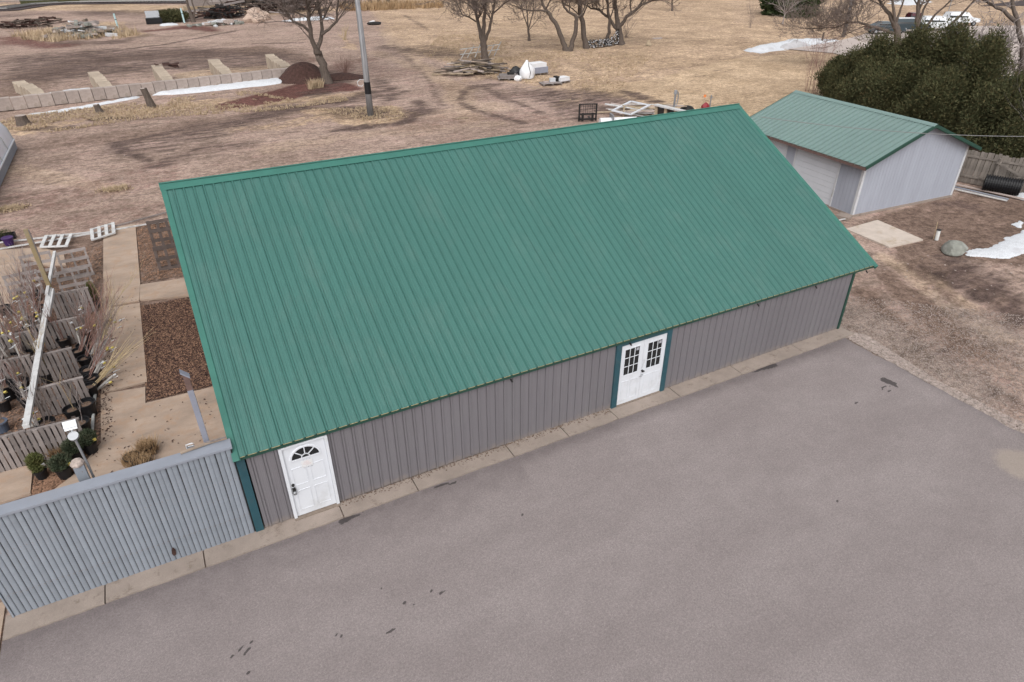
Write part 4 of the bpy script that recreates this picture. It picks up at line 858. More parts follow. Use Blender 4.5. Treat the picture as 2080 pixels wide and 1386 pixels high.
for lab, p, r_, h_, mt, sd_, s_, tg in (
    ('yellow-green evergreen in a small black pot nearest the concrete slab corner', (-4.207,4.133), .17, .42, 'yew_y', 1, .85, 'tagw'),
    ('blue-green spreading evergreen with a green tag left of the light pole', (-3.723,3.913), .24, .28, 'yew', 2, 1.0, 'tagy'),
    ('green rounded evergreen right behind the light pole', (-3.482,4.428), .22, .30, 'yew', 3, 1.0, None),
    ('blue-green evergreen with an orange tag at the path corner', (-3.189,4.619), .21, .32, 'yew', 4, 1.0, 'tagy'),
    ('thin yellow-green conifer beside the tan path by the fifth row', (-3.152,13.198), .12, .62, 'yew_y', 5, .9, None)):
    potted_evergreen(lab, p[0], p[1], r_, h_, mt, sd_, s_, tg)
def dry_clump(label, x, y, r_, h_, pots=1):
    t_ = thing('dry_grass_clump', label, 'dry plant', (x, y, 0))
    a = rng.random((260, 2))*2-1; a = a[(a**2).sum(1) < 1]*r_; b_ = blades(a, h_, .012, 'dry2', 'blades', t_, None, .9, 5, .08)
    inst('pot', POT, t_, (0, 0, 0), (0, 0, 0), (r_/.18, r_/.18, .8)); return t_
dry_clump('dry brown ornamental grass in pots on the path, the right tall clump', -1.95, 3.9, .18, .30)
dry_clump('dry brown ornamental grass in pots on the path, the left clump', -2.28, 3.65, .2, .22)
dry_clump('dry brown ornamental grass clump nearest the fence', -2.08, 3.35, .21, .22)
dry_clump('orange-brown dead plant between the evergreens and the pallet', -3.865,4.835, .2, .3)
ppt = thing('plastic_pipe', 'dull white pipe lying along the edge of the bed beside the path', 'pipe'); MB().tube([(*(-3.141,7.439), .05), (*(-3.198,5.333), .05)], .04, 10).build('pipe_length', 'pvc', ppt)
pu = thing('purple_pot', 'purple plastic pot between the rails at the left edge', 'pot', (-6.447,21.068, .0)); inst('pot', MB().lathe((0, 0, 0), [(.16, 0), (.2, .28), (.22, .28), (.22, .32), (.19, .32), (.1, .3), (.001, .29)], 16).mesh('pot', 'purple'), pu)
bt = thing('black_tray', 'black plastic crate of dark plants at the back left rail', 'tray', (-6.734,21.879, 0)); MB().box((-.4, -.15, 0), (.45, .15, .03)).box((-.4, -.15, .03), (.45, -.13, .22)).box((-.4, .13, .03), (.45, .15, .22)).box((-.4, -.13, .03), (-.38, .13, .22)).box((.43, -.13, .03), (.45, .13, .22)).build('crate', 'black', bt)
shrub_leaves((0, 0, .25), .35, .12, 600, 'cedar', 'foliage', bt)
# bed mulch: chips and pebbles
beds = [np.array([(-1.85, 12.5), (-.1, 12.4), (-.1, 6.25), (-1.9, 6.3)]), np.array([(-7, 18.6), (-3.05, 19.5), (-3.05, 7.4), (-3.05, 4.9), (-7, 5)]), np.array([(-4.4, 4.6), (-3.1, 4.9), (-3.9, 3.5), (-4.35, .4), (-4.4, .4)]), np.array([(-1.7, 21), (-.1, 21), (-.1, 14.4), (-1.7, 14.6)])]
wb = thing('wood_chip_bed', 'bed of reddish brown wood chips framed by the tan concrete paths', 'mulch bed'); wb['kind'] = 'stuff'
chips(in_poly_points(beds[0], 14000), .022, .010, 'chip', 'chips', wb, 'stuff', -.01); chips(in_poly_points(beds[0], 16000), .022, .011, 'mulch', 'dark_chips', wb, 'stuff', -.01)
wb2 = tag(chips(np.concatenate([in_poly_points(beds[1], 9000), in_poly_points(beds[2], 3000), in_poly_points(beds[3], 3500)]), .03, .013, 'chip', 'wood_chips', None, 'stuff', -.01), 'scattered brown wood chips between the pallet rows', 'wood chips', kind='stuff')
gp = np.concatenate([in_poly_points([(17.977,-0.354),(18.247,-0.005),(18.697,-0.669),(18.278,-3.258),(18.390,-5.615),(17.864,-5.900),(17.929,-3.487)], 7000), in_poly_points([(18.247,-0.005),(20.460,1.476),(24.499,-2.310),(18.390,-5.615)], 7000)])
gv = tag(octas(gp, .018, 'pebble', 'gravel', None, 'stuff', z=-.01), 'loose pale gravel along the right edge of the asphalt', 'gravel', kind='stuff')
pth = np.concatenate([in_poly_points([(-3.0, 7.2), (-1.9, 7.2), (-1.9, 14), (-3.0, 14)], 90), in_poly_points([(-3.05, 4.9), (-2.7, 4.9), (-2.7, 12), (-3.05, 12)], 260), in_poly_points([(-4.0, .4), (-.3, .4), (-.3, 6), (-3.0, 6)], 140)])
tag(chips(pth, .025, .012, 'mulch', 'leaf_litter', None, 'stuff', .022), 'dark bits of leaf and bark scattered on the tan path', 'leaf litter', kind='stuff')
wd = np.stack([rng.uniform(1.7, 9.1, 500), -.02-rng.random(500)**2*.16], -1)
tag(octas(wd, .016, 'soil', 'debris', None, 'stuff', z=.042), 'dirt and small debris gathered at the foot of the grey wall', 'debris', kind='stuff')

# ------------------------------------------------------------------ white low tunnel at the left edge
wh = thing('greenhouse_tunnel', 'white film covered tunnel with a pale base board at the left picture edge', 'greenhouse')
c1 = Vector((-7.682,38.458, 0)); c2 = Vector((-7.75, 25, 0))
MB().beam(c1+Vector((0, 0, .28)), c2+Vector((0, 0, .28)), .05, .5).build('base_board', 'fcap', wh)
mb = MB(); n_ = 10; wv = 5.0
for i in range(n_+1):
    a = PI*i/n_
    for e in (c1, c2): mb.v.append((e.x-.02-wv/2+cos(a)*wv/2, e.y, .55+sin(a)*2.2))
for i in range(n_): mb.f.append((2*i, 2*i+2, 2*i+3, 2*i+1)); mb.mi.append(0)
mb.build('film_cover', 'sheet', wh, smooth=True)
mb = MB(); mb.v = [(c1.x-.02-wv/2+cos(PI*i/n_)*wv/2, c1.y+.004, .55+sin(PI*i/n_)*2.2) for i in range(n_+1)]+[(c1.x-wv, c1.y+.004, 0), (c1.x, c1.y+.004, 0)]; mb.f = [tuple(range(n_+3))]; mb.mi = [0]; mb.build('end_wall', 'sheet', wh)
for q in range(6):
    mb = MB(); y_ = c1.y+(c2.y-c1.y)*q/5; mb.tube([(c1.x-.02-wv/2+cos(PI*i/n_)*(wv/2+.02), y_, .55+sin(PI*i/n_)*2.22) for i in range(n_+1)], .025, 5); mb.build('hoop', 'pvc', wh)
MB().beam(c1+Vector((.03, 0, .56)), c2+Vector((.03, 0, .56)), .07, .07).build('sill_rail', 'white', wh)

# ------------------------------------------------------------------ retaining wall of concrete blocks, buttresses
W0, W1 = Vector((-10.752,50.992, 0)), Vector((13.138,54.676, 0)); dW = W1-W0; nb = 27; bl = dW.length/nb; du = dW.normalized(); dn = Vector((-du.y, du.x, 0))
rw = thing('block_wall', 'long low retaining wall of big weathered concrete blocks with snow along its foot', 'wall')
BLK = MB().obox((0, 0, .43), (bl*.478, 0, 0), (0, .32, 0), (0, 0, .43)).mesh('block', 'block')
for i in range(nb):
    p = W0+du*bl*(i+.5)+dn*(.32+random.uniform(-.02, .02)); inst('block', BLK, rw, (p.x, p.y, random.uniform(-.03, .02)), (0, 0, math.atan2(du.y, du.x)+random.uniform(-.008, .008)))
BB = MB().add([(-.45,-.48,0),(.45,-.48,0),(.45,.48,0),(-.45,.48,0),(-.45,-.48,.72),(.45,-.48,.72),(.45,.48,.88),(-.45,.48,.88)], [(0,3,2,1),(4,5,6,7),(0,1,5,4),(1,2,6,5),(2,3,7,6),(3,0,4,7)]).mesh('block', 'block2')
for lab, near, far, zt in (('leftmost short buttress of tan blocks behind the retaining wall', [(-7.240,53.405),(-9.087,59.122)], 0, .85), ('second short buttress of tan blocks from the left, behind the wall', [(-2.551,53.353),(-3.612,60.107)], 0, 1.0), ('third buttress, its top covered with dark debris', [(1.935,53.709),(1.483,60.711)], 0, 1.1),
                           ('fourth buttress of tan blocks beside the orange soil', [(6.770,54.852),(6.523,61.808)], 0, 1.1), ('rightmost buttress of pale blocks beside the dark mulch heap', [(12.121,56.116),(11.732,61.731)], 0, 1.15)):
    t_ = thing('buttress_wall', lab, 'block wall', group='short buttress walls behind the retaining wall'); a = Vector((*near[0], 0)); b = Vector((*near[1], 0)); d_ = (b-a).normalized(); nn = max(3, round((b-a).length/1.0)); st_l = (b-a).length/nn
    for i in range(nn):
        p = a+d_*st_l*(i+.5); inst('block', BB, t_, (p.x+random.uniform(-.05, .05), p.y, 0), (0, 0, math.atan2(d_.y, d_.x)-PI/2+random.uniform(-.04, .04)), (random.uniform(.93, 1.05), st_l/1.0, (zt*(.78+.22*i/nn)+random.uniform(-.07, .07))/.8))
db = thing('debris_mat', 'dark torn matting draped over the third buttress', 'debris', (1.941,60.519, .95)); mb = MB()
for i in range(14): mb.obox((random.uniform(-.4, 1.2), random.uniform(-.9, .6), random.uniform(-.05, .2)), (.3, random.uniform(-.1, .1), random.uniform(-.1, .05)), (.0, .12, .02), (0, 0, .03))
mb.build('matting', 'mulch', db)
# snow along the wall and the other snow patches
def snow(label, P, h_, sl_, m_='snow', **k):
    o_ = mound('snow_patch', P, h_, sl_, m_, **k); tag(o_, label, 'snow', 'patches of old snow', 'stuff'); return o_
snow('long snow strip at the foot of the block wall, right part', [(0.509,52.376),(1.304,53.329),(6.046,53.935),(9.933,54.737),(13.041,54.442),(13.047,53.871),(10.393,52.598),(6.611,52.118),(3.085,51.889)], .22, .3, edge=.12, ns=.8, res=.12)
snow('snow strip at the foot of the block wall, left part', [(-7.846,49.232),(-6.294,49.305),(-3.733,50.624),(-0.585,52.299),(-0.747,51.727),(-3.726,50.020),(-5.645,48.952),(-7.378,49.159)], .16, .25, edge=.12, ns=.8, res=.12)
snow('snow patch beside the boulder at the right edge', [(27.741,1.536),(28.295,1.792),(29.371,1.670),(32.422,1.976),(36.136,1.862),(31.737,-0.278),(29.886,0.604),(28.867,0.608),(28.276,1.032)], .06, .22, edge=.26, ns=.5, rough=.03, res=.025)
snow('small thin snow patch on bare soil above the large one', [(32.828,2.609),(33.433,2.690),(33.399,2.504),(32.714,2.339)], .02, .1, edge=.12, ns=.3, rough=.02, res=.03)
snow('snow patch near the dark fence at the right edge', [(36.918,5.057),(37.675,4.818),(38.592,4.156),(37.278,3.482),(36.640,4.303)], .12, .3, edge=.1, ns=.5, res=.05)
snow('long snow bank beside the driveway in the field', [(61.608,47.648),(66.821,49.390),(71.599,50.761),(77.640,48.462),(75.969,47.819),(70.892,47.136),(66.747,47.068),(61.603,45.489)], .5, .9, edge=.9, ns=2, res=.25)
snow('dirty grey snow heap on top of the field snow bank', [(65.939,47.054),(70.999,50.060),(71.835,49.597),(70.808,46.702),(67.426,46.232)], .75, 1.2, 'dsnow', edge=.5, ns=1.5, res=.2)
snow('far snow bank beyond the parked cars', [(137.892,83.954),(144.557,81.568),(135.670,75.819),(132.413,76.412),(131.832,79.289)], .4, 1.5, edge=1, ns=3, res=.5)
snow('snow strip behind the tree left of the pole', [(21.752,106.262),(27.458,109.148),(29.647,108.830),(28.837,105.698),(26.525,105.269),(22.279,105.138)], .35, 1, edge=.6, ns=2, res=.3)
snow('tiny snow strip by the black planter', [(4.523,109.548),(6.451,110.791),(6.484,108.450),(4.696,107.946)], .2, .5, edge=.3, ns=1, res=.2)
snow('faint snow traces behind the retaining wall', [(-6.906,57.809),(-5.308,58.380),(-4.016,58.418),(-4.916,57.437),(-6.335,57.028)], .05, .3, edge=.5, ns=.6, res=.1, rough=.02)
hc = Vector((13.166,53.805, 0)); heap('mulch_heap', hc.x, hc.y, 1.9, 1.7, -.2, 1.35, 'mulch', 'dark red-brown heap of mulch at the right end of the block wall', 1)
hc = Vector((16.156,52.737, 0)); heap('mulch_heap', hc.x, hc.y, 1.9, 1.0, -.2, .35, 'mulch', 'low spread of dark mulch right of the tree trunk', 4)
# cut posts / stumps
def stump(label, p, top, r_, mat='grey_wood'):
    t_ = thing('tree_stump', label, 'stump', (*p, 0)); v = Vector(top)-Vector((*p, 0)); MB().tube([(0, 0, -.05), v*.5, v], [r_*1.3, r_*1.02, r_*.95], 10, True).build('trunk', 'bark', t_)
    MB().tube([v, v+Vector((0, 0, .015))], r_*.93, 10).build('cut_face', 'pebble', t_)
stump('leaning grey stump post nearest the middle of the block wall', (0.235,47.472), (-0.015,47.472,1.341), .24)
stump('short grey stump left of the leaning one', (-3.276,47.295), (-3.374,47.289,0.536), .22); stump('broad low brown stump at the left below the wall', (-7.930,45.694), (-7.943,45.692,0.564), .36)
# dry grass tufts on rough ground
def gpts(P, n, thr=.0):
    q = in_poly_points(P, n*2); m_ = fbm(q[:, 0], q[:, 1], 2.6, 5); return q[m_ > .46][:n]
tz = np.concatenate([gpts([(-9.212,44.820),(-9.597,48.596),(0.040,50.012),(7.553,50.393),(11.029,44.028),(17.032,45.220),(15.413,42.704),(8.290,41.563),(-0.244,43.518),(-6.200,41.991)], 5200), gpts([(10.667,40.834),(12.370,37.536),(13.472,34.083),(16.280,34.889),(16.590,38.966)], 900), gpts([(28.240,62.637),(28.267,45.541),(34.179,34.699),(50.623,50.293),(43.681,63.179),(39.161,83.029)], 6000), gpts([(-12.011,105.116),(-0.583,112.406),(0.896,96.725),(-6.428,93.496),(-10.080,92.948)], 1500)])
tag(blades(tz, .13, .018, 'dry', 'dry_grass', None, 'stuff', 1.6, 4), 'dry tan grass tufts in the rough ground around wall and trees', 'dry grass', kind='stuff')
tz = np.concatenate([in_poly_points([(12.862,50.211),(14.035,50.607),(13.585,48.806),(12.374,48.483)], 120), in_poly_points([(32.228,53.507),(33.403,53.581),(32.465,51.970),(31.544,52.131)], 60)])
tag(blades(tz, .6, .03, 'dry', 'dry_grass', None, 'stuff', .7, 6), 'taller straw coloured grass tufts at tree feet', 'dry grass', kind='stuff')
tz = gpts([(-15.048,102.096),(-10.438,107.386),(-5.834,115.345),(-0.122,103.603),(1.522,97.586),(-1.486,93.450),(-8.042,93.866)], 500); tag(blades(tz, .9, .05, 'dry', 'tall_dry_grass', None, 'stuff', .6, 5), 'tall dry weeds around the grey rubble pile', 'dry grass', kind='stuff')
# small pale litter on the yard
q = np.concatenate([in_poly_points([(-3.292,36.335),(18.333,33.430),(16.714,29.575),(-0.312,26.236),(-3.205,24.488)], 60), in_poly_points([(28.055,40.410),(33.564,37.402),(26.745,27.204),(22.951,30.923)], 60), in_poly_points([(-0.047,48.019),(14.565,45.396),(14.013,35.776),(5.125,38.934)], 70), in_poly_points([(23.873,3.502),(30.619,1.001),(22.510,-3.386),(21.140,-0.513)], 50)])
tag(octas(q, .04, 'pebble', 'litter', None, 'stuff', .35), 'small pale stones and litter scattered on the yard', 'litter', kind='stuff')

# ------------------------------------------------------------------ bare trees
def branch(mb, tw, rr, p, d, ln, r_, lev, up_=.15, wig=.18, nkid=4, rmin=.012, droop=0):
    segs = 4 if lev > 1 else 3; pts = [p.copy()]; rad = [r_]; dirs = [d]
    for i in range(segs):
        d = (d+Vector((rr.uniform(-wig, wig), rr.uniform(-wig, wig), rr.uniform(-wig, wig)+up_*.3-droop*(1 if lev < 2 else 0)))).normalized()
        p = p+d*ln/segs; pts.append(p.copy()); rad.append(max(r_*(1-.55*(i+1)/segs), rmin*.6)); dirs.append(d)
    (mb if r_ > .05 else tw).tube(pts, rad, 6 if r_ > .08 else (4 if r_ > .03 else 3), False)
    if lev > 0:
        for i in range(nkid):
            k = 1+int((i+rr.random())*segs/nkid) if nkid <= segs else 1+rr.randrange(segs); k = min(k, segs)
            side = Vector((rr.uniform(-1, 1), rr.uniform(-1, 1), rr.uniform(-.5, .9))); dd = (dirs[k]*.8+side*.85).normalized()
            branch(mb, tw, rr, pts[k], dd, ln*rr.uniform(.5, .75), max(rad[k]*.6, rmin), lev-1, up_, wig, nkid, rmin, droop)
def tree(label, base, limbs, cat='tree', lev=4, seed=1, nk=4, rmin=.016, bark='bark', twig='twig', tl=1.0, droop=0, depth=.35, every=1):
    """limbs: list of (points, r_start, r_end); the base is the foot; twigs grow off every limb after its first part"""
    t_ = thing('bare_tree', label, cat, (*base, 0)); B = Vector((*base, 0)); rr = random.Random(seed); mb, tw = MB(), MB()
    view = (B-Vector(CP)); view.z = 0; view.normalize()
    for li, (pts, ra, rb, grow) in enumerate(limbs):
        P = [Vector(p)-B for p in pts]
        if li > 0:      # limbs swing towards or away from the viewer as well as sideways
            k_ = rr.uniform(-depth, depth)
            for i in range(1, len(P)): P[i] = P[i]+view*k_*(P[i]-P[0]).length
        n_ = len(P); fine = []; fr_ = []
        for i in range(n_-1):
            for q in range(3):
                s_ = (i+q/3)/(n_-1); j = Vector((rr.uniform(-1, 1), rr.uniform(-1, 1), rr.uniform(-1, 1)))*.25*ra if (i or q) else Vector((0, 0, 0))
                fine.append(P[i].lerp(P[i+1], q/3)+j); fr_.append(ra+(rb-ra)*s_)
        fine.append(P[-1]); fr_.append(rb)
        if li == 0: fine[0].z -= .1; fr_[0] *= 1.35; fr_[1] *= 1.08
        mb.tube(fine, fr_, 9, False)
        if grow:
            for i in range(int(len(fine)*(1-grow)), len(fine), every):
                for q in range(2 if i < len(fine)-1 else 3):
                    side = Vector((rr.uniform(-1, 1), rr.uniform(-1, 1), rr.uniform(-.3, 1))); dd = ((fine[i]-fine[max(i-1, 0)]).normalized()*.5+side).normalized()
                    branch(mb, tw, rr, fine[i], dd, tl*rr.uniform(1.2, 2.6), max(fr_[i]*.45, .02), lev-1, .15, .2, nk, rmin, droop)
    mb.build('trunk', bark, t_, smooth=True); tw.build('crown', twig, t_); return t_
tree('forked bare tree growing beside the dark mulch heap, left of the utility pole', (14.537,50.862), [
    ([(14.537,50.862,0.000),(14.413,50.891,1.151),(14.252,50.928,2.279),(14.041,50.976,2.761)], .40, .30, 0), ([(14.030,50.979,2.683),(13.733,51.047,3.628),(13.791,51.034,4.771),(13.882,51.013,6.111),(14.057,50.973,8.695),(14.194,50.941,11.425)], .22, .07, .55), ([(14.030,50.979,2.683),(14.448,50.883,3.332),(14.748,50.814,4.287),(14.693,50.826,5.796),(14.763,50.810,8.334),(15.031,50.749,11.090)], .2, .06, .55),
    ([(13.725,51.049,4.089),(13.258,51.156,4.635),(12.516,51.327,4.883),(12.153,51.411,5.489),(11.809,51.490,6.595),(11.364,51.592,8.727)], .14, .04, .6), ([(14.562,50.856,3.832),(15.265,50.695,4.271),(15.978,50.531,4.784),(16.215,50.476,5.946),(16.845,50.331,8.307),(17.543,50.170,10.403)], .13, .04, .6), ([(13.642,51.068,3.554),(13.252,51.158,4.104),(13.000,51.216,4.492)], .05, .02, .3), ([(15.978,50.531,4.784),(16.746,50.354,5.747),(18.079,50.047,6.834)], .06, .02, .6)], seed=11, tl=1.1, droop=.08)
tree('bare tree with a three way fork standing behind the lumber pile', (32.023,54.704), [
    ([(32.023,54.704,0.000),(31.957,54.736,1.179),(31.883,54.772,1.923)], .37, .33, 0), ([(31.835,54.795,1.831),(31.464,54.974,3.252),(31.309,55.048,4.151),(30.911,55.240,5.694),(30.446,55.464,8.667)], .22, .06, .6), ([(31.881,54.773,1.831),(31.963,54.733,3.474),(32.081,54.676,4.811),(32.338,54.552,6.551),(32.482,54.483,9.483)], .24, .06, .5), ([(31.926,54.751,1.831),(32.448,54.499,3.018),(32.740,54.359,4.364),(32.989,54.239,6.116),(33.461,54.011,9.069)], .18, .05, .55),
    ([(31.253,55.075,3.749),(30.728,55.328,4.110),(30.070,55.645,4.381),(29.583,55.880,5.484),(28.603,56.352,6.140)], .09, .03, .7), ([(31.760,54.831,4.370),(31.249,55.077,5.168),(30.556,55.411,5.609),(29.715,55.816,6.564)], .08, .03, .7), ([(32.740,54.359,4.364),(33.640,53.925,5.154),(34.969,53.285,6.019)], .08, .03, .7)], seed=12, tl=1.0, droop=.05)
tree('slender bare tree in the field between the lumber pile and the tree clump', (44.139,67.047), [
    ([(44.139,67.047,0.000),(44.077,67.081,0.788),(44.018,67.114,1.346)], .16, .13, 0), ([(44.019,67.114,1.235),(43.898,67.182,2.888),(43.727,67.278,4.506),(43.553,67.375,7.129)], .10, .03, .7), ([(44.018,67.114,1.346),(43.475,67.419,2.888),(43.204,67.571,4.239),(42.781,67.808,6.613)], .08, .03, .7), ([(44.072,67.084,1.346),(44.480,66.855,2.888),(44.617,66.779,4.505),(44.744,66.708,6.610)], .08, .03, .7), ([(44.074,67.083,1.123),(44.809,66.671,2.066),(45.278,66.408,2.614)], .04, .015, .7)], seed=13, lev=3, tl=1.3)
tree('leftmost leaning trunk of the tree clump, bending away to the left', (43.515,57.200), [
    ([(43.515,57.200,0.000),(43.109,57.457,0.870),(42.647,57.748,2.182),(42.155,58.060,3.175),(41.582,58.421,3.911)], .3, .2, 0), ([(41.582,58.421,3.911),(41.107,58.722,4.639),(40.815,58.906,5.602),(40.282,59.243,7.952)], .17, .05, .6), ([(41.489,58.480,3.959),(40.932,58.832,4.103),(40.102,59.357,4.050),(39.268,59.885,4.242),(38.249,60.528,4.628)], .12, .04, .6), ([(41.393,58.541,4.154),(41.830,58.265,5.125),(42.100,58.094,7.024)], .1, .04, .6)], seed=14, tl=1.0)
tree('second trunk of the tree clump, curved with a knotted crook', (43.809,57.037), [
    ([(43.809,57.037,0.000),(44.176,56.803,1.436),(44.346,56.695,2.939),(44.224,56.773,3.678)], .27, .2, 0), ([(44.226,56.771,3.629),(43.666,57.128,3.870),(43.144,57.461,4.404),(42.840,57.656,5.367),(42.402,57.935,7.952)], .17, .05, .5), ([(44.286,56.733,3.285),(44.732,56.448,3.582),(45.060,56.239,4.413),(45.184,56.160,5.614),(45.425,56.006,7.954)], .12, .04, .6), ([(43.716,57.097,3.773),(43.596,57.173,4.551),(43.738,57.083,5.609)], .07, .03, .6)], seed=15, tl=.9)
tree('third trunk of the tree clump beside the firewood stack end', (46.562,57.765), [
    ([(46.562,57.765,-0.000),(46.318,57.929,1.200),(46.015,58.133,2.737),(45.774,58.294,3.994),(45.619,58.398,5.475)], .33, .22, 0), ([(45.623,58.395,5.377),(45.267,58.635,7.403),(44.969,58.835,9.280)], .15, .05, .6), ([(45.897,58.212,3.292),(45.221,58.666,3.989),(44.698,59.017,4.384),(43.994,59.489,4.727)], .08, .03, .6), ([(46.078,58.090,3.394),(46.529,57.788,4.595),(47.427,57.185,4.897),(48.302,56.598,5.489)], .09, .03, .6)], seed=16, tl=1.0)
tree('slim curved trunk in the tree clump behind the firewood', (50.484,59.412), [
    ([(50.484,59.412,0.000),(50.689,59.266,1.354),(50.656,59.290,2.679),(50.374,59.491,4.237),(50.068,59.708,6.266)], .22, .13, .25), ([(50.662,59.286,2.574),(50.966,59.070,3.726),(51.020,59.031,5.770)], .09, .04, .6)], seed=17, tl=.9)
tree('rightmost big tree of the clump with a long limb reaching right', (52.090,58.523), [
    ([(52.090,58.523,0.000),(51.931,58.641,0.971),(51.683,58.825,1.876)], .4, .34, 0), ([(51.694,58.817,1.717),(51.429,59.014,2.929),(51.174,59.204,4.740),(50.848,59.446,7.747)], .32, .12, .4), ([(51.668,58.836,1.396),(51.200,59.184,2.134),(50.689,59.564,2.866),(49.811,60.216,3.587),(48.961,60.848,3.837),(48.009,61.555,4.293)], .22, .07, .45), ([(51.777,58.756,1.878),(52.353,58.327,2.942),(53.039,57.818,3.628),(53.803,57.250,4.359),(54.502,56.731,4.673),(55.520,55.974,4.886),(57.905,54.202,5.563)], .22, .05, .5), ([(53.377,57.567,3.994),(53.770,57.275,4.767),(54.009,57.097,6.777)], .12, .05, .6), ([(52.787,58.005,3.314),(52.627,58.124,4.243),(52.704,58.067,6.271)], .1, .04, .6)], seed=18, tl=1.1)
tree('two-stemmed bare tree beside the pale stake in the far yard', (9.118,110.890), [([(9.118,110.890,-0.000),(9.045,110.896,1.166),(8.864,110.909,2.722),(9.012,110.898,5.029)], .3, .12, .3), ([(9.236,110.882,0.201),(9.658,110.851,1.686),(9.561,110.858,3.034),(9.759,110.844,5.012)], .16, .07, .4)], seed=19, lev=3, tl=1.3)
tree('small far bare tree in the tan field right of the clump', (85.364,89.256), [([(85.364,89.256,-0.000),(85.262,89.342,1.081),(85.233,89.367,2.076)], .16, .1, .4), ([(85.277,89.330,0.927),(84.239,90.209,1.678),(83.461,90.868,3.191)], .07, .03, .6), ([(85.327,89.288,1.082),(86.038,88.685,1.708),(86.540,88.260,3.081)], .07, .03, .6)], seed=20, lev=3, tl=1.4)
tree('small upright grey tree standing before the round conifer', (86.428,65.210), [([(86.428,65.210,0.000),(86.431,65.207,0.662),(86.462,65.173,1.451)], .1, .08, 0), ([(86.479,65.153,1.321),(86.186,65.483,2.480),(85.851,65.861,3.627)], .05, .02, .9), ([(86.479,65.153,1.321),(86.529,65.097,2.622),(86.641,64.971,3.779)], .05, .02, .9), ([(86.479,65.153,1.321),(85.841,65.872,2.338),(85.335,66.443,3.418)], .05, .02, .9), ([(86.451,65.184,1.188),(87.013,64.551,2.382),(87.246,64.289,3.289)], .05, .02, .9)], seed=21, lev=2, tl=1.0, nk=3, bark='pale_twig', twig='pale_twig')
tree('bare tree right behind the cedars, long limb reaching left over the driveway', (63.080,29.376), [
    ([(63.080,29.376,-0.000),(62.637,30.062,2.073),(62.328,30.539,3.700),(62.115,30.869,4.252)], .35, .26, 0), ([(62.139,30.832,4.091),(61.783,31.383,4.874),(61.374,32.015,5.569),(61.022,32.560,6.187),(60.494,33.376,7.582)], .2, .06, .5), ([(62.158,30.802,4.256),(61.940,31.139,5.287),(61.731,31.463,6.267),(61.411,31.958,8.003)], .16, .05, .5), ([(62.180,30.769,4.258),(62.227,30.696,5.108),(62.250,30.660,6.100),(62.207,30.727,7.649)], .12, .04, .5),
    ([(62.389,30.446,3.295),(61.840,31.294,3.572),(61.086,32.460,3.834),(60.503,33.363,4.116),(60.003,34.136,4.073),(59.550,34.836,3.613),(58.750,36.074,3.369),(58.151,37.000,3.314)], .14, .03, .6), ([(60.896,32.754,3.900),(60.389,33.539,3.436),(59.916,34.270,2.967)], .06, .02, .7)], seed=22, tl=1.2)
tree('bare tree with upright grey limbs behind the middle of the cedars', (65.207,28.211), [
    ([(65.207,28.211,0.000),(64.482,29.403,2.452),(64.079,30.068,4.471),(63.904,30.355,6.061),(63.657,30.762,7.997)], .28, .1, .4), ([(64.199,29.869,4.075),(64.224,29.828,5.289),(64.357,29.609,6.287),(64.293,29.715,8.021)], .12, .04, .5), ([(64.504,29.367,3.696),(64.766,28.937,4.933),(65.127,28.342,5.830),(65.442,27.823,6.931)], .12, .04, .5), ([(65.347,27.980,3.782),(65.833,27.180,5.101),(66.137,26.680,6.208),(66.327,26.367,7.354)], .12, .05, .5)], seed=23, tl=1.3)
tree('large bare tree at the right edge with a tall green-grey trunk and drooping twigs', (50.339,12.536), [
    ([(50.339,12.536,0.000),(50.203,12.823,1.441),(50.102,13.036,2.942),(50.025,13.199,4.255)], .34, .25, 0), ([(50.067,13.109,4.117),(49.881,13.503,5.094),(49.631,14.028,6.047),(49.428,14.456,6.996),(49.126,15.091,8.331)], .2, .08, .3), ([(49.544,14.212,6.344),(49.216,14.902,6.917),(48.933,15.499,7.165),(48.684,16.022,7.474),(48.267,16.902,7.994)], .12, .05, .5), ([(49.910,13.441,3.643),(49.804,13.664,4.064),(49.654,13.980,4.475)], .08, .03, .3),
    ([(50.234,12.758,0.982),(49.824,13.622,1.801),(49.355,14.609,2.609),(48.824,15.727,3.409),(48.320,16.790,3.979)], .09, .02, .85), ([(50.311,12.596,0.691),(50.001,13.249,1.383),(49.553,14.192,2.040),(49.130,15.083,2.492),(48.746,15.891,2.617)], .08, .02, .85), ([(50.377,12.458,0.395),(50.199,12.831,0.814),(49.930,13.398,1.048),(49.743,13.792,0.674),(49.595,14.104,-0.019)], .07, .02, .85), ([(50.488,12.223,0.431),(50.457,12.289,1.049),(50.425,12.355,1.659),(50.406,12.395,2.566)], .07, .02, .85), ([(50.399,12.410,0.402),(50.577,12.036,0.617),(50.532,12.130,0.128),(50.440,12.324,-0.871)], .06, .02, .85), ([(50.081,13.080,3.086),(49.661,13.964,4.183),(49.300,14.726,4.702),(48.925,15.514,4.871)], .07, .02, .8)], seed=24, tl=.7, droop=.03, twig='pale_twig', nk=3, depth=.15, every=1)
def twig_shrub(label, x, y, h_, n, seed, spread=.5, mat='twig', r_=.02, lev=2):
    t_ = thing('bare_shrub', label, 'shrub', (x, y, 0)); mb = MB(); rr = random.Random(seed)
    for i in range(n): twigs(mb, (rr.uniform(-.2, .2), rr.uniform(-.2, .2), -.05), (rr.uniform(-spread, spread), rr.uniform(-spread, spread), 1), h_*rr.uniform(.6, 1), r_, lev, seed*50+i, .45, 3)
    mb.build('stems', mat, t_); return t_
twig_shrub('bare multi-stemmed shrub behind the right tree of the clump', 56.484,63.498, 2.4, 12, 1, .5)
twig_shrub('lone reddish twig shrub in the tan field left of the conifer', 78.411,63.857, 2.6, 9, 2, .22)
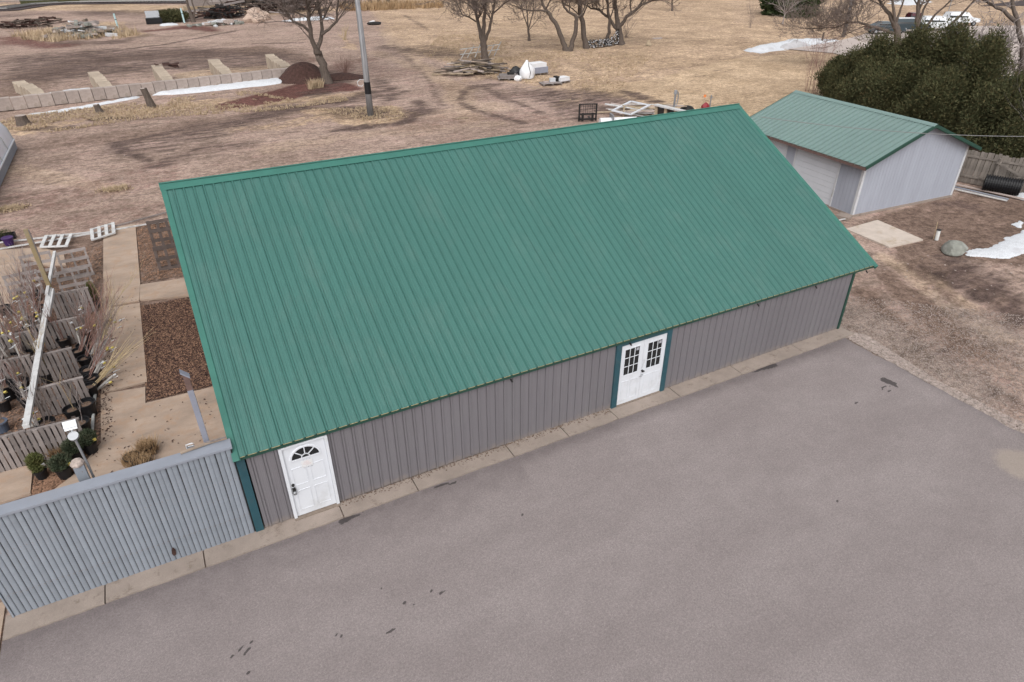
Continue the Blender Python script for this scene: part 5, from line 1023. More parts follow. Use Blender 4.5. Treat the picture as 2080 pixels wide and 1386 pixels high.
twig_shrub('reddish bare saplings between lawn and cedars behind the small green roof', 48.502,26.887, 3.6, 12, 3, .22, 'red_twig', .018, 3)
twig_shrub('second clump of bare saplings against the cedar edge', 48.792,27.889, 2.6, 8, 4, .3, 'red_twig', .014, 3)
twig_shrub('brown brushy thicket right of the mulch heap', 17.125,54.560, 1.4, 26, 5, .8, 'red_twig', .012, 2)
twig_shrub('dense grey-brown twigs by the right edge below the big tree', 41.5, 5.6, 3.4, 30, 6, .55, 'pale_twig', .014, 3)
twig_shrub('straw and twig bush in the yard behind the pole', 24.031,79.288, 1.6, 20, 7, .6, 'tan_cane', .016, 1)

# ------------------------------------------------------------------ evergreens
def evergreen(label, x, y, z0, h_, r_, n, mat, seed, name='cedar_tree', ls=.17, lobes=55, top=.6):
    t_ = thing(name, label, 'evergreen tree', (x, y, 0)); rr = random.Random(seed); rg = np.random.default_rng(seed)
    MB().tube([(0, 0, -.1), (.05, 0, h_*.5), (0, .05, h_*.85)], [.16, .1, .03], 8).build('trunk', 'bark', t_)
    cs = []
    for i in range(lobes):       # plumes: upright lobes spread through a rounded cone
        f_ = rr.random()**.8; zc = z0+f_*(h_-z0)*.92; mr = r_*(1-f_*(1-top))*math.sqrt(max(0, 1-f_**4))
        a = rr.random()*2*PI; q = mr*rr.uniform(.25, .95); cs.append((cos(a)*q, sin(a)*q, zc, rr.uniform(.22, .5)*r_, rr.uniform(.35, .8)*r_*.75))
    cs.append((0, 0, h_-.35*r_, .3*r_, .6*r_)); per = n//len(cs); Vs = []
    for c in cs:
        u = rg.normal(size=(per, 3)); u /= np.linalg.norm(u, axis=1)[:, None]; u *= rg.random((per, 1))**.45
        p = u*[c[3], c[3], c[4]]+np.array(c[:3]); p[:, 2] = np.maximum(p[:, 2], .1)
        p += u*np.array([c[3], c[3], c[4]])*np.where(rg.random((per, 1)) < .14, rg.random((per, 1))*.45, 0)
        d = u*1.0+rg.normal(size=(per, 3))*.55; d[:, 2] += .55; d /= np.linalg.norm(d, axis=1)[:, None]
        e = np.cross(d, rg.normal(size=(per, 3))); e /= np.linalg.norm(e, axis=1)[:, None]; L_ = ls*(.5+rg.random((per, 1)))*np.where(rg.random((per, 1)) < .15, 1.7, 1)
        Vs.append(np.stack([p-e*L_*.26, p+e*L_*.26, p+d*L_], 1))
    V = np.concatenate(Vs); fastmesh('crown', V.reshape(-1, 3), np.arange(V.size//3).reshape(-1, 3), mat, t_); return t_
for i, (x, y, h_, r_, lab) in enumerate(((48.4, 25.2, 2.5, 1.5, 'lowest dark cedar at the left end of the evergreen mass'), (46.9, 22.6, 3.6, 1.9, 'dark cedar second from the left in the evergreen mass'), (45.5, 19.8, 4.8, 2.3, 'broad dark cedar left of the middle of the mass'), (44.5, 17.0, 5.7, 2.5, 'tall dark cedar in the middle with a pointed top'),
                                          (43.6, 14.2, 6.1, 2.4, 'tallest dark cedar behind the garage peak'), (42.6, 11.5, 5.9, 2.3, 'dark cedar right of the tallest one, with gaps in its crown'), (41.2, 12.4, 4.0, 2.2, 'dark cedar just behind the garage roof edge'), (41.0, 8.6, 4.3, 2.3, 'dark cedar behind the wooden fence near the right edge'), (39.9, 5.6, 2.9, 2.0, 'low dark cedar at the right edge behind the fence'),
                                          (43.2, 19.0, 3.2, 1.9, 'dark cedar hugging the garage ridge on the left'), (42.0, 16.0, 3.9, 2.3, 'dark cedar just above the garage ridge'))):
    evergreen(lab, x, y, .3, h_, r_, 58000, 'cedar', 60+i, ls=.092)
evergreen('round spreading conifer at the top edge of the tan field', 98.5, 74.5, .1, 6.2, 5.0, 26000, 'spruce', 90, 'spreading_conifer', .6, 40, .5)

# ------------------------------------------------------------------ garage
G0, GT, GZ, GH, GW, GL_, GOE, GOR, GR = (27.337, 6.683), -.066, .0, 2.36, 6.646, 7.6, .418, .385, 1.431
gar = thing('garage', 'small pale grey garage with a weathered green metal roof and white overhead doors', 'garage', (*G0, 0), GT)
gsl = GR/(GW/2+GOE); he = GH
def gz(x): return he+gsl*(GOE+x) if x < GW/2 else he+gsl*(GOE+GW-x)
# gable siding sheets with grooves every 0.2 m
def siding_gable(y, out):
    x = 0
    while x < GW-.01:
        b = min(x+1.22, GW); mb = MB(); xs = []; q = x
        while q < b-.01:
            q2 = min(q+.203, b); xs += [(q, 0), (q+.008, .0), (q+.01, out*.012), (q2-.002, out*.012)]; q = q2
        xs.append((b, 0)); 
        if x < GW/2 < b: xs.append((GW/2, out*.012)); xs.sort()
        for xx, h in xs: mb.v += [(xx, y+h, .05), (xx, y+h, gz(xx)-.05)]
        for j in range(len(xs)-1): mb.f.append((2*j, 2*j+2, 2*j+3, 2*j+1)); mb.mi.append(0)
        mb.build('wall_panel', 'siding', gar); x = b
siding_gable(0, -1); siding_gable(GL_, 1)
def siding_side(x_, segs_, out):
    for a, b, z0, z1 in segs_:
        q = a
        while q < b-.01:
            q2 = min(q+1.22, b); mb = MB(); ys = []; s_ = q
            while s_ < q2-.01: s3 = min(s_+.203, q2); ys += [(s_, 0), (s_+.008, 0), (s_+.01, out*.012), (s3-.002, out*.012)]; s_ = s3
            ys.append((q2, 0))
            for yy, h in ys: mb.v += [(x_+h, yy, z0), (x_+h, yy, z1)]
            for j in range(len(ys)-1): mb.f.append((2*j, 2*j+2, 2*j+3, 2*j+1)); mb.mi.append(0)
            mb.build('wall_panel', 'siding', gar); q = q2
zt = he+gsl*GOE-.06
siding_side(0, ((0, 1.25, .05, zt), (4.0, 4.55, .05, zt), (7.3, GL_, .05, zt), (1.25, 4.0, 2.2, zt), (4.55, 7.3, 2.2, zt)), -1); siding_side(GW, ((0, GL_, .05, zt),), 1)
for ya, yb in ((1.25, 4.0), (4.55, 7.3)):
    gd = MB().box((.02, ya+.08, .05), (.05, yb-.08, 2.12)).build('garage_door', 'gdoor', gar)
    for k in range(8): MB().box((.0, ya+.08, .06+k*.257), (.02, yb-.08, .06+k*.257+.247)).build('door_slat', 'gdoor', gd)
    MB().box((-.04, ya, .03), (.03, ya+.09, 2.2)).box((-.04, yb-.09, .03), (.03, yb, 2.2)).box((-.04, ya+.09, 2.12), (.03, yb-.09, 2.2)).build('door_frame', 'white2', gar)
for cx_, cy_ in ((0, 0), (GW, 0), (0, GL_), (GW, GL_)):
    sx = -1 if cx_ == 0 else 1; sy = -1 if cy_ == 0 else 1
    MB().box((cx_+sx*.035 if sx < 0 else cx_-.09, cy_-.035 if sy < 0 else cy_, .03), (cx_+.09 if sx < 0 else cx_+.035, cy_ if sy < 0 else cy_+.035, zt-.02)).box((cx_-.035 if sx < 0 else cx_, cy_ if sy < 0 else cy_-.09, .03), (cx_ if sx < 0 else cx_+.035, cy_+.09 if sy < 0 else cy_, zt-.02)).build('corner_trim', 'white2', gar)
# garage roof panels
for sg in (1, -1):
    y = -GOR; 
    while y < GL_+GOR-.02:
        b = min(y+.914, GL_+GOR); mb = MB(); pr_ = profile(y, b, .3048, .045, .012, .035, .004, off=.07, gw=.035); m_ = len(pr_)  # added rib groove widened here for a stronger shadow line
        for t_ in (0, 1):
            for yy, h in pr_:
                x_ = -GOE+(GW/2+GOE)*t_; z_ = he+GR*t_+h+.02; mb.v.append((x_ if sg > 0 else GW-x_, yy, z_))
        for j in range(m_-1): mb.f.append((j, m_+j, m_+j+1, j+1)); mb.mi.append(0)
        mb.build('roof_panel', 'roof2', gar); y = b
mb = MB()
for sg in (1, -1):
    fx = (lambda v: v) if sg > 0 else (lambda v: GW-v)
    mb.add([(fx(GW/2), -GOR-.01, he+GR+.07), (fx(GW/2), GL_+GOR+.01, he+GR+.07), (fx(GW/2-.2), GL_+GOR+.01, he+GR+.05-.2*gsl), (fx(GW/2-.2), -GOR-.01, he+GR+.05-.2*gsl)], [(0, 1, 2, 3)])
mb.build('ridge_cap', 'roof2', gar)
for yy in (-GOR, GL_+GOR):
    for sg in (1, -1):
        fx = (lambda v: v) if sg > 0 else (lambda v: GW-v); sy = -1 if yy < 0 else 1
        mb = MB(); a = (fx(-GOE-.02), yy, he-.0); b = (fx(GW/2), yy, he+GR)
        mb.add([(a[0], yy, a[2]-.08), (b[0], yy, b[2]-.08), (b[0], yy, b[2]+.05), (a[0], yy, a[2]+.05), (a[0], yy-sy*.07, a[2]+.052), (b[0], yy-sy*.07, b[2]+.052), (a[0], yy-sy*.02, a[2]-.12), (b[0], yy-sy*.02, b[2]-.12)], [(0, 1, 2, 3), (3, 2, 5, 4), (0, 6, 7, 1)])
        mb.build('rake_trim', 'dark_green', gar)
for sg in (1, -1):
    fx = (lambda v: v) if sg > 0 else (lambda v: GW-v); xs_ = sorted((fx(-GOE+.01), fx(-GOE+.035))); MB().box((xs_[0], -GOR+.02, he-.13), (xs_[1], GL_+GOR-.02, he+.0)).build('fascia', 'brown_fascia', gar)
    mb = MB(); mb.add([(fx(-GOE+.04), -GOR+.02, he-.03), (fx(GW/2), -GOR+.02, he+GR-.05), (fx(GW/2), GL_+GOR-.02, he+GR-.05), (fx(-GOE+.04), GL_+GOR-.02, he-.03)], [(0, 1, 2, 3)]); mb.build('roof_deck', 'brown_fascia', gar)
MB().box((-.06, -.06, -.05), (GW+.06, GL_+.06, .05)).build('foundation', 'kerb', gar)
st = thing('step_slab', 'small grey concrete block at the garage corner', 'step', (26.803,6.739, 0), .3); MB().box((-.25, -.3, -.02), (.3, .25, .12)).build('block', 'kerb', st); MB().beam((-.9, .1, .03), (-.2, -.2, .05), .05, .04).build('stake', 'white_wood', st)
# things in the yard right of the garage
pp = thing('well_pipe', 'white stand pipe with a black cap and thin rod beside the boulder', 'pipe', (28.037,3.092, 0)); MB().tube([(0, 0, 0), (.02, .05, .42)], .075, 14).build('casing', 'pipe', pp)
MB().tube([(.02, .05, .42), (.02, .05, .45)], .09, 14).build('cap', 'black', pp); MB().tube([(-.02, .12, .0), (.0, .2, .75)], .01, 5).build('rod', 'tan_cane', pp)
def boulder(label, x, y, r_, sx, sy, sz, seed, mat, name='boulder', sub=3):
    import bmesh
    b_ = bmesh.new(); bmesh.ops.create_icosphere(b_, subdivisions=sub, radius=1); rr = random.Random(seed); of = Vector((seed*3.1, seed*1.7, 0))
    planes = [(Vector((rr.uniform(-1, 1), rr.uniform(-1, 1), rr.uniform(-.2, 1))).normalized(), rr.uniform(.58, .85)) for _ in range(14)]
    for v in b_.verts:
        for n_, d_ in planes:
            k_ = v.co.dot(n_)
            if k_ > d_: v.co -= n_*(k_-d_)*.92
        v.co += v.co*mn.noise(v.co*2+of)*.07; v.co = Vector((v.co.x*sx, v.co.y*sy, v.co.z*sz))*r_
    me = bpy.data.meshes.new(name); b_.to_mesh(me); b_.free(); me.materials.append(M[mat]); o_ = bpy.data.objects.new(name, me); COL.objects.link(o_); o_.location = (x, y, r_*sz*.55); o_.rotation_euler = (0, 0, rr.uniform(-.3, .3)); tag(o_, label, 'rock'); return o_
boulder('large grey-green boulder with a pale vein beside the snow patch', 27.600,2.053, .62, 1.3, .8, .5, 5, 'rock')
cv = thing('culvert_pipe', 'black corrugated plastic culvert pipe lying before the dark wood fence', 'pipe', (36.45, 5.35, .43), 0); cv.rotation_euler = (0, 0, R(-62)); mb = MB(); prof = []
for i in range(15): x_ = -.75+i*.105; prof += [(x_, .34), (x_+.015, .40), (x_+.06, .40), (x_+.075, .34)]
n_ = 24
for x_, r_ in prof+[(p[0], p[1]-.03) for p in reversed(prof)]:
    for j in range(n_): mb.v.append((x_, cos(2*PI*j/n_)*r_, sin(2*PI*j/n_)*r_))
for i in range(len(prof)*2):
    i2 = (i+1) % (len(prof)*2)
    for j in range(n_): j2 = (j+1) % n_; mb.f.append((i*n_+j, i*n_+j2, i2*n_+j2, i2*n_+j)); mb.mi.append(0)
mb.build('corrugated_shell', 'black', cv, smooth=False)
for lab, a, b, m_, w_ in (('long pinkish board lying right of the garage', [(35.735,7.171),(36.490,4.064)], 0, 'pinkboard', .13), ('upper grey strip of the boards beside the garage', [(35.310,6.955),(35.790,4.520)], 0, 'fcap', .09), ('lower pale strip of the boards beside the garage', [(34.968,6.790),(35.512,4.433)], 0, 'white_wood', .08)):
    t_ = thing('long_board', lab, 'board', group='long boards lying beside the garage'); MB().beam((*a[0], .05), (*a[1], .05), w_, .05).build('plank', m_, t_)
# dark wooden fence with rails, posts and every board
fw = thing('wood_fence', 'dark weathered wooden privacy fence behind the black culvert pipe', 'fence')
FA, FB = Vector((35.9, 9.2, 0)), Vector((38.1, 2.6, 0)); dF = (FB-FA); nF = int(dF.length/.15); dFu = dF.normalized(); ang = math.atan2(dFu.y, dFu.x); FBD = MB().box((-.069, -.01, 0), (.069, .01, 1.0)).mesh('slat', 'fence_wood')
for i in range(nF): p = FA+dFu*.15*(i+.5); inst('slat', FBD, fw, (p.x, p.y, random.uniform(0, .04)), (random.uniform(-.01, .01), random.uniform(-.01, .01), ang+random.uniform(-.03, .03)), (1, 1, 1.62+random.uniform(-.04, .04)))
sideF = Vector((-dFu.y, dFu.x, 0)); sideF = sideF if sideF.x < 0 else -sideF
for z in (.35, 1.35): MB().beam(FA+sideF*.035+Vector((0, 0, z)), FB+sideF*.035+Vector((0, 0, z)), .04, .09).build('rail', 'fence_wood', fw)
for i in range(5): p = FA+dFu*(dF.length*(i+.2)/4.6)+sideF*.11; MB().box((p.x-.05, p.y-.05, 0), (p.x+.05, p.y+.05, 1.5)).build('post', 'fence_wood', fw)
p0 = FA+dFu*3.2+sideF*.17; p1 = FA+dFu*5.6+sideF*.17; MB().beam(p0+Vector((0, 0, 1.3)), p1+Vector((0, 0, .4)), .03, .09).build('brace', 'fence_wood', fw); MB().beam(p0+Vector((0, 0, .3)), p1+Vector((0, 0, 1.3)), .03, .07).build('brace', 'fence_wood', fw)

# ------------------------------------------------------------------ utility poles and wires
up1 = thing('utility_pole', 'tall grey wooden utility pole with a black band, in front of the forked tree', 'utility pole', (14.030,36.634, 0))
mb = MB(); mb.tube([(0, 0, -.2), (0, 0, 4), (-.06, .03, 9.6)], [.235, .2, .15], 16, True); mb.build('shaft', 'pole', up1, smooth=True)
MB().tube([(0, 0, 1.5), (0, 0, 2.3)], [.232, .225], 16).build('black_band', 'black', up1); mb = MB(); mb.tube([(-.2, -.05, 2.45), (-.5, -.05, 2.5), (-.7, -.05, 2.35), (-.65, -.05, 2.1), (-.4, -.05, 2.05), (-.3, -.05, 2.15)], .025, 5); mb.build('wire_loop', 'white2', up1)
MB().tube([(-.2, -.1, 4.2), (-.24, -.1, 9.4)], .02, 5).build('conduit', 'wire', up1)
MB().beam((-1.1, 0, 9.1), (1.1, 0, 9.1), .1, .12).build('crossarm', 'pole', up1)
up2 = thing('utility_pole', 'leaning looking grey utility pole with a dark band by the driveway', 'utility pole', (81.164,50.353, 0)); MB().tube([(0, 0, 0), (0, 0, 9.5)], [.24, .16], 12).build('shaft', 'pole', up2, smooth=True); MB().tube([(0, 0, 2.3), (0, 0, 3.0)], [.24, .235], 12).build('dark_band', 'black', up2)
for lab, a, b, sag, r_ in (('thin wire crossing the upper yard to the tall pole', (-25, 60, 7.5), (14.030,36.634, 8.8), .8, .018), ('thin wire running from the tall pole to the trees on the right', (14.030,36.634, 8.8), (95, 60, 8.6), 1.2, .018),
                           ('pale service wire passing over the garage to the right edge', (19.377,5.903, 5.4), (32.311,1.339, 4.2), .25, .012), ('dark wire crossing above the railway', (-70, 120, 8), (40, 170, 8.5), 1.0, .04)):
    t_ = thing('overhead_wire', lab, 'wire'); A_, B_ = Vector(a), Vector(b); MB().tube([A_.lerp(B_, i/16)-Vector((0, 0, 4*sag*(i/16)*(1-i/16))) for i in range(17)], r_, 4).build('cable', 'wire', t_)

# ------------------------------------------------------------------ lumber, bags, stacks in the middle distance
def pile(name, label, cat, x, y, nb_, L_, mats, spread, seed, hmax=.8, partname='board', ang0=0, angv=.6, w_=(.1, .2), th=(.03, .06)):
    t_ = thing(name, label, cat, (x, y, 0)); rr = random.Random(seed)
    for i in range(nb_):
        f_ = i/nb_; a = ang0+rr.gauss(0, angv); px, py = rr.gauss(0, spread[0])*(1-.5*f_), rr.gauss(0, spread[1])*(1-.5*f_); z = .04+hmax*f_*math.exp(-(px/spread[0]/1.6)**2)
        l_ = rr.uniform(*L_)/2; d_ = Vector((cos(a), sin(a), rr.uniform(-.12, .12)))
        zz = max(z, abs(d_.z)*l_+.03)
        MB().beam(Vector((px, py, zz))-d_*l_, Vector((px, py, zz))+d_*l_, rr.uniform(*w_), rr.uniform(*th), (rr.uniform(-.3, .3), 0, 1)).build(partname, rr.choice(mats), t_)
    return t_
pile('lumber_pile', 'sprawling pile of old grey and tan boards in front of the forked tree', 'lumber pile', 28.310,49.656, 110, (1.4, 3.4), ['old_wood', 'old_wood', 'tan_wood', 'grey_wood', 'pinkboard', 'bark'], (1.6, 1.1), 1, 1.0, ang0=-.5, angv=.55, w_=(.14, .32), th=(.04, .10))
pile('rubble_pile', 'grey rubble and scrap heap among tall dry weeds, top left', 'rubble pile', -5.384,100.218, 90, (.8, 2.6), ['grey_wood', 'pebble', 'old_wood', 'rock', 'white2'], (2.6, 2.2), 2, 1.6, 'scrap', 0, 1.5, (.3, .8), (.1, .4))
pile('brush_pile', 'dark low brush pile left of the grey rubble heap', 'brush pile', -13.428,115.882, 60, (.8, 2.4), ['bark', 'mulch'], (2.2, 1.4), 3, 1.0, 'branch', 0, 1.5, (.08, .25), (.08, .2))
pile('brush_pile', 'dark brush row beyond the left heap, small', 'brush pile', -11.195,119.892, 30, (.8, 2.4), ['bark', 'mulch'], (1.8, 1.2), 4, .9, 'branch', 0, 1.5, (.08, .25), (.08, .2))
pile('brush_pile', 'black brush heap left of the big one, low', 'brush pile', 14.554,115.504, 80, (1.0, 3.0), ['mulch', 'blackm'], (2.6, 1.8), 5, 1.6, 'branch', 0, 1.5, (.08, .3), (.08, .3))
big_b = pile('brush_pile', 'huge dark heap of cut branches and roots at the top, left of the tree', 'brush pile', 22.107,122.923, 200, (2.0, 5.5), ['mulch', 'bark', 'blackm', 'pale_twig'], (6.0, 3.5), 6, 4.2, 'branch', 0, 1.5, (.08, .35), (.08, .3))
mb = MB(); rr = random.Random(5)
for i in range(60): twigs(mb, (rr.gauss(0, 5), rr.gauss(0, 3), .5), (rr.uniform(-1, 1), rr.uniform(-1, 1), .8), rr.uniform(2.5, 4.5), .05, 2, 500+i, .6, 4)
mb.build('twigs', 'bark', big_b)
pile('stone_pile', 'pale broken rubble in front of the black brush heap', 'stone pile', 12.289,105.201, 50, (.6, 1.6), ['pebble', 'white2', 'rock'], (2.2, 1.2), 7, .5, 'stone', 0, 1.5, (.3, .7), (.15, .4))
for i, (p, r_, lab) in enumerate((([(18.266,109.909)][0], 1.7, 'tall pinkish rock on top of the rock group by the brush heap'), ([(16.831,106.566)][0], 1.1, 'left low pinkish rock of the group by the brush heap'), ([(17.845,105.197)][0], 1.2, 'front pinkish rock of the group by the brush heap'), ([(19.645,109.134)][0], 1.2, 'right pinkish rock of the group by the brush heap'))):
    boulder(lab, p[0], p[1], r_, 1, .8, .8, 20+i, 'pinkrock', 'pink_rock', 2)
def marker(label, b, tz, r_=.1):
    t_ = thing('marker_post', label, 'post', (*b, 0)); v = Vector(tz)-Vector((*b, 0)); MB().tube([(0, 0, 0), v], .12, 8).build('shaft', 'cyan', t_); MB().tube([v*.62, v*.66], .125, 8).build('dark_ring', 'black', t_)
marker('pale cyan marker post right of the rubble heap', (-1.277,104.917), (-1.307,104.916,2.066)); marker('pale cyan marker post by the black planter and tree', (7.780,110.046), (7.724,110.050,2.023))
mk = thing('marker_post', 'pale cyan lamp post stub behind the cedars near the cars', 'post', (121.922,62.486, 0)); MB().tube([(0, 0, 0), (0, 0, 2.6)], .07, 8).build('shaft', 'metal', mk)
pb_ = thing('black_planter', 'black bin with a grey lid standing among dark shrubs far left', 'bin', (3.684,111.557, 0)); MB().box((-1.1, -.6, 0), (1.1, .6, .75)).build('bin', 'black', pb_); MB().obox((0, .1, 1.25), (.95, 0, 0), (0, .1, .45), (0, -.06, .02)).build('lid', 'metal', pb_)
sh = thing('dark_shrub_row', 'row of low dark green shrubs beside the black bin', 'shrubs', (6.281,113.293, 0)); shrub_leaves((0, 0, .7), 2.6, .9, 4000, 'cedar', 'foliage', sh, .2)
# pallets with goods
def flat_pallet(label, p, w_, d_, load, rz=0, seed=0):
    t_ = thing('loaded_pallet', label, 'pallet', (*p, 0), rz, 'loaded pallets at the edge of the field')
    for i in range(6): MB().box((-w_/2, -d_/2+i*d_/6+.015, .11), (w_/2, -d_/2+(i+1)*d_/6-.015, .135)).build('slat', 'grey_wood', t_)
    for k in (-1, 0, 1): MB().box((k*w_*.45-.05, -d_/2, 0), (k*w_*.45+.05, d_/2, .11)).build('stringer', 'grey_wood', t_)
    rr = random.Random(seed)
    for i, (x_, y_, sx, sy, sz, m_) in enumerate(load): MB().box((x_-sx/2, y_-sy/2, .137), (x_+sx/2, y_+sy/2, .137+sz)).build('pack', m_, t_)
flat_pallet('pallet of flat grey packs at the left of the white bulk bag', (29.566,44.830), 2.0, 1.5, ((0, 0, 1.7, 1.3, .22, 'grey_wood'), (.2, .1, .6, .5, .4, 'blackm')), -.4, 1)
flat_pallet('pallet of white wrapped sheets right of the bulk bag', (33.075,45.819), 1.9, 1.3, ((0, 0, 1.8, 1.2, .5, 'grey_post'), (-.1, 0, 1.7, 1.1, .85, 'bagw')), .1, 2)
flat_pallet('low pallet with a pale block, nearer pair, left', (31.574,40.759), 1.8, 1.2, ((.3, .3, .5, .3, .3, 'white2'), (-.4, .1, .4, .3, .1, 'pinkboard')), -.15, 3)
flat_pallet('low pallet with white bags, nearer pair, right', (32.892,41.093), 1.3, 1.0, ((.1, 0, 1.1, .8, .3, 'bagw'), (-.5, .1, .3, .5, .4, 'blackm')), .2, 4)
bb = thing('bulk_bag', 'peaked white bulk bag standing among black sacks on the field edge', 'bag', (31.263,44.467, 0)); mb = MB()
rings = ((.74, 0), (.78, .35), (.70, .75), (.50, .95), (.25, 1.25), (.07, 1.5)); n_ = 14
for r_, z in rings:
    for j in range(n_): a = 2*PI*j/n_; k_ = 1+.13*sin(3*a+z*4)+.06*sin(7*a+z*9); mb.v.append((cos(a)*r_*k_, sin(a)*r_*k_*.8, z))
for i in range(len(rings)-1):
    for j in range(n_): mb.f.append((i*n_+j, i*n_+(j+1) % n_, (i+1)*n_+(j+1) % n_, (i+1)*n_+j)); mb.mi.append(0)
mb.f.append(tuple(range((len(rings)-1)*n_, len(rings)*n_))); mb.mi.append(0); mb.build('sack', 'bagw', bb, smooth=True); MB().tube([(-.05, -.62, .1), (.05, -.6, .55), (.0, -.38, 1.0), (.05, -.1, 1.42)], .03, 5).build('strap', 'black', bb)
def sack(label, p, s, mat, seed): return boulder(label, p[0], p[1], s, 1.1, .9, .75, seed, mat, 'sack', 2)
for lab, p, s_, m_, sd_ in (('large black sack left of the bulk bag', ([(30.987,44.904)][0]), .75, 'black', 31), ('black sack behind the grey pack pallet', ([(31.363,46.757)][0]), .6, 'black', 32), ('small white sack beside the grey pack pallet', ([(29.967,43.777)][0]), .42, 'bagw', 33)):
    o_ = sack(lab, p, s_, m_, sd_); o_['category'] = 'sack'
wf = thing('white_lattice_frame', 'broken white wooden lattice frame leaning behind the forked tree', 'frame', (32.527,57.064, 0)); 
for i in range(6): MB().beam((-2.2+i*.8, .2*(i % 2), .1), (-1.6+i*.8, -.3, 1.1+.2*(i % 3)), .08, .05, (0, 1, 0)).build('slat', 'white_wood', wf)
for z in (.5, 1.0): MB().beam((-2.3, 0, z), (2.3, -.1, z+.2), .07, .05, (0, 1, 0)).build('rail', 'white_wood', wf)
fwd_ = thing('firewood_stack', 'low curved stack of split firewood between the tree trunks', 'firewood'); rr = random.Random(9); mbs = [MB(), MB()]
FP = [Vector((x_, y_, 0)) for x_, y_ in [(46.887,58.048),(47.741,57.576),(49.115,57.752),(50.709,58.307),(51.883,58.638)]]
for i in range(300):
    s_ = rr.random()*(len(FP)-1); k = int(s_); p = FP[k].lerp(FP[min(k+1, 4)], s_-k); hmax = .75 if s_ < 2.6 else .75+(s_-2.6)*.75; z = rr.random()*hmax; r_ = rr.uniform(.06, .11); vv = Vector((.55, .83, 0)); p = p+Vector((0, 0, z+.06))+vv*rr.uniform(-.08, .08)
    mbs[0].tube([p-vv*.22, p+vv*.22], r_, 5, False); 
    q = MB().tube([p-vv*.224, p-vv*.221], r_*.6, 5)
    if i % 2: mbs[1].add(q.v, q.f)
mbs[0].build('logs', 'blackm', fwd_, kind='stuff'); mbs[1].build('log_ends', 'bagw', fwd_, kind='stuff')
# firewood also stands as single split logs at the right end
# pallet fork attachment
pf = thing('pallet_fork', 'black steel pallet fork attachment standing behind the roof ridge', 'machine attachment', (26.854,27.797, 0), R(-20))
for x_ in (-.6, .6): MB().box((x_-.05, -.05, 0), (x_+.05, .05, 1.15)).build('upright', 'blackm', pf)
MB().box((-.65, -.04, .42), (.65, .04, .52)).build('cross_bar', 'blackm', pf); MB().box((-.65, -.04, 1.1), (.65, .04, 1.16)).build('top_bar', 'blackm', pf); MB().box((-.65, -.05, .08), (.65, .05, .18)).build('cross_bar', 'blackm', pf)
mb = MB()
for i in range(7): mb.box((-.5+i*.16, -.015, .52), (-.485+i*.16, .015, 1.1))
for i in range(3): mb.box((-.55, -.014, .65+i*.15), (.55, .014, .662+i*.15))
mb.build('mesh_guard', 'blackm', pf)
for x_ in (-.35, .35): MB().box((x_-.07, -.06, .02), (x_+.07, .04, .55)).box((x_-.06, .04, .02), (x_+.06, 1.1, .06)).build('fork', 'blackm', pf)
# white tank, window sash frames, lumber and pumps behind the ridge
tk = thing('white_tank', 'long white cylindrical roll lying behind the ridge, right of the pallet fork', 'tank', (27.184,25.089, .0), R(-20)); MB().tube([(-1.0, 0, .42), (1.5, 0, .42)], .32, 16).build('barrel', 'bagw', tk, smooth=False); MB().box((-1.3, -.3, 0), (-1.1, .3, .1)).box((1.1, -.3, 0), (1.3, .3, .1)).build('cradle', 'metal', tk); MB().box((-.25, -.42, .1), (-.15, .42, .95)).build('strap_post', 'metal', tk)
def frame_thing(label, quad, z, w_, mat, cross=False, cat='window frame'):
    t_ = thing('window_frame', label, cat); P4 = [Vector((x_, y_, z)) for x_, y_ in quad]
    for i in range(4): MB().beam(P4[i], P4[(i+1) % 4], w_, .07).build('side', mat, t_)
    if cross: MB().beam((P4[0]+P4[1])/2+Vector((0, 0, .04)), (P4[2]+P4[3])/2+Vector((0, 0, .04)), .06, .05).build('bar', 'tan_wood', t_)
frame_thing('large empty white frame lying tilted on boards behind the ridge', [(28.336,26.975),(31.321,28.835),(31.658,27.137),(28.723,25.409)], .7, .16, 'white', True)
pile('lumber_pile', 'stack of tan boards under the white frame behind the ridge', 'lumber pile', 31.940,27.434, 34, (2.2, 4.0), ['tan_wood', 'pinkboard', 'old_wood', 'white_wood'], (1.5, 1.1), 11, .5, ang0=-.75, angv=.12)
wc = thing('window_unit', 'long tan framed window unit with a broad white head, standing behind the ridge', 'window')
A0, A1 = Vector((30.432,24.973, 0)), Vector((31.232,19.698, 0)); dA = (A1-A0).normalized(); nA = Vector((-dA.y, dA.x, 0))
for q_ in (.12, .95, 1.8): p = A0+dA*q_; MB().beam(p, p+Vector((0, 0, 1.2)), .2, .14, nA).build('stile', 'tan_wood', wc)
MB().beam(A0+Vector((0, 0, 1.25)), A1+Vector((0, 0, 1.25)), .34, .1).build('head', 'white_wood', wc); MB().beam(A0+Vector((0, 0, .15)), A0+dA*2+Vector((0, 0, .15)), .2, .28).build('sill', 'tan_wood', wc)
for q_ in (.23, 1.06): p = A0+dA*q_+nA*.03; MB().beam(p+Vector((0, 0, .75)), p+dA*.62+Vector((0, 0, .75)), .02, .88).build('pane', 'glass', wc)
MB().beam(A0+dA*1.95+Vector((0, 0, .6)), A0+dA*3.1+Vector((0, 0, .6)), .03, 1.1).build('panel', 'white2', wc)
hp = thing('hand_pump', 'old grey hand water pump with a looped handle behind the ridge', 'pump', (31.668,24.533, 0)); MB().tube([(0, 0, 0), (0, 0, 1.9)], .07, 10).build('column', 'metal', hp); MB().tube([(0, 0, 1.9), (0, 0, 2.15)], [.13, .1], 10).build('head', 'metal', hp); MB().tube([(.0, 0, 2.1), (.22, 0, 2.0), (.28, 0, 1.6), (.2, 0, 1.2), (.08, 0, 1.1)], .035, 6).build('handle', 'metal', hp)
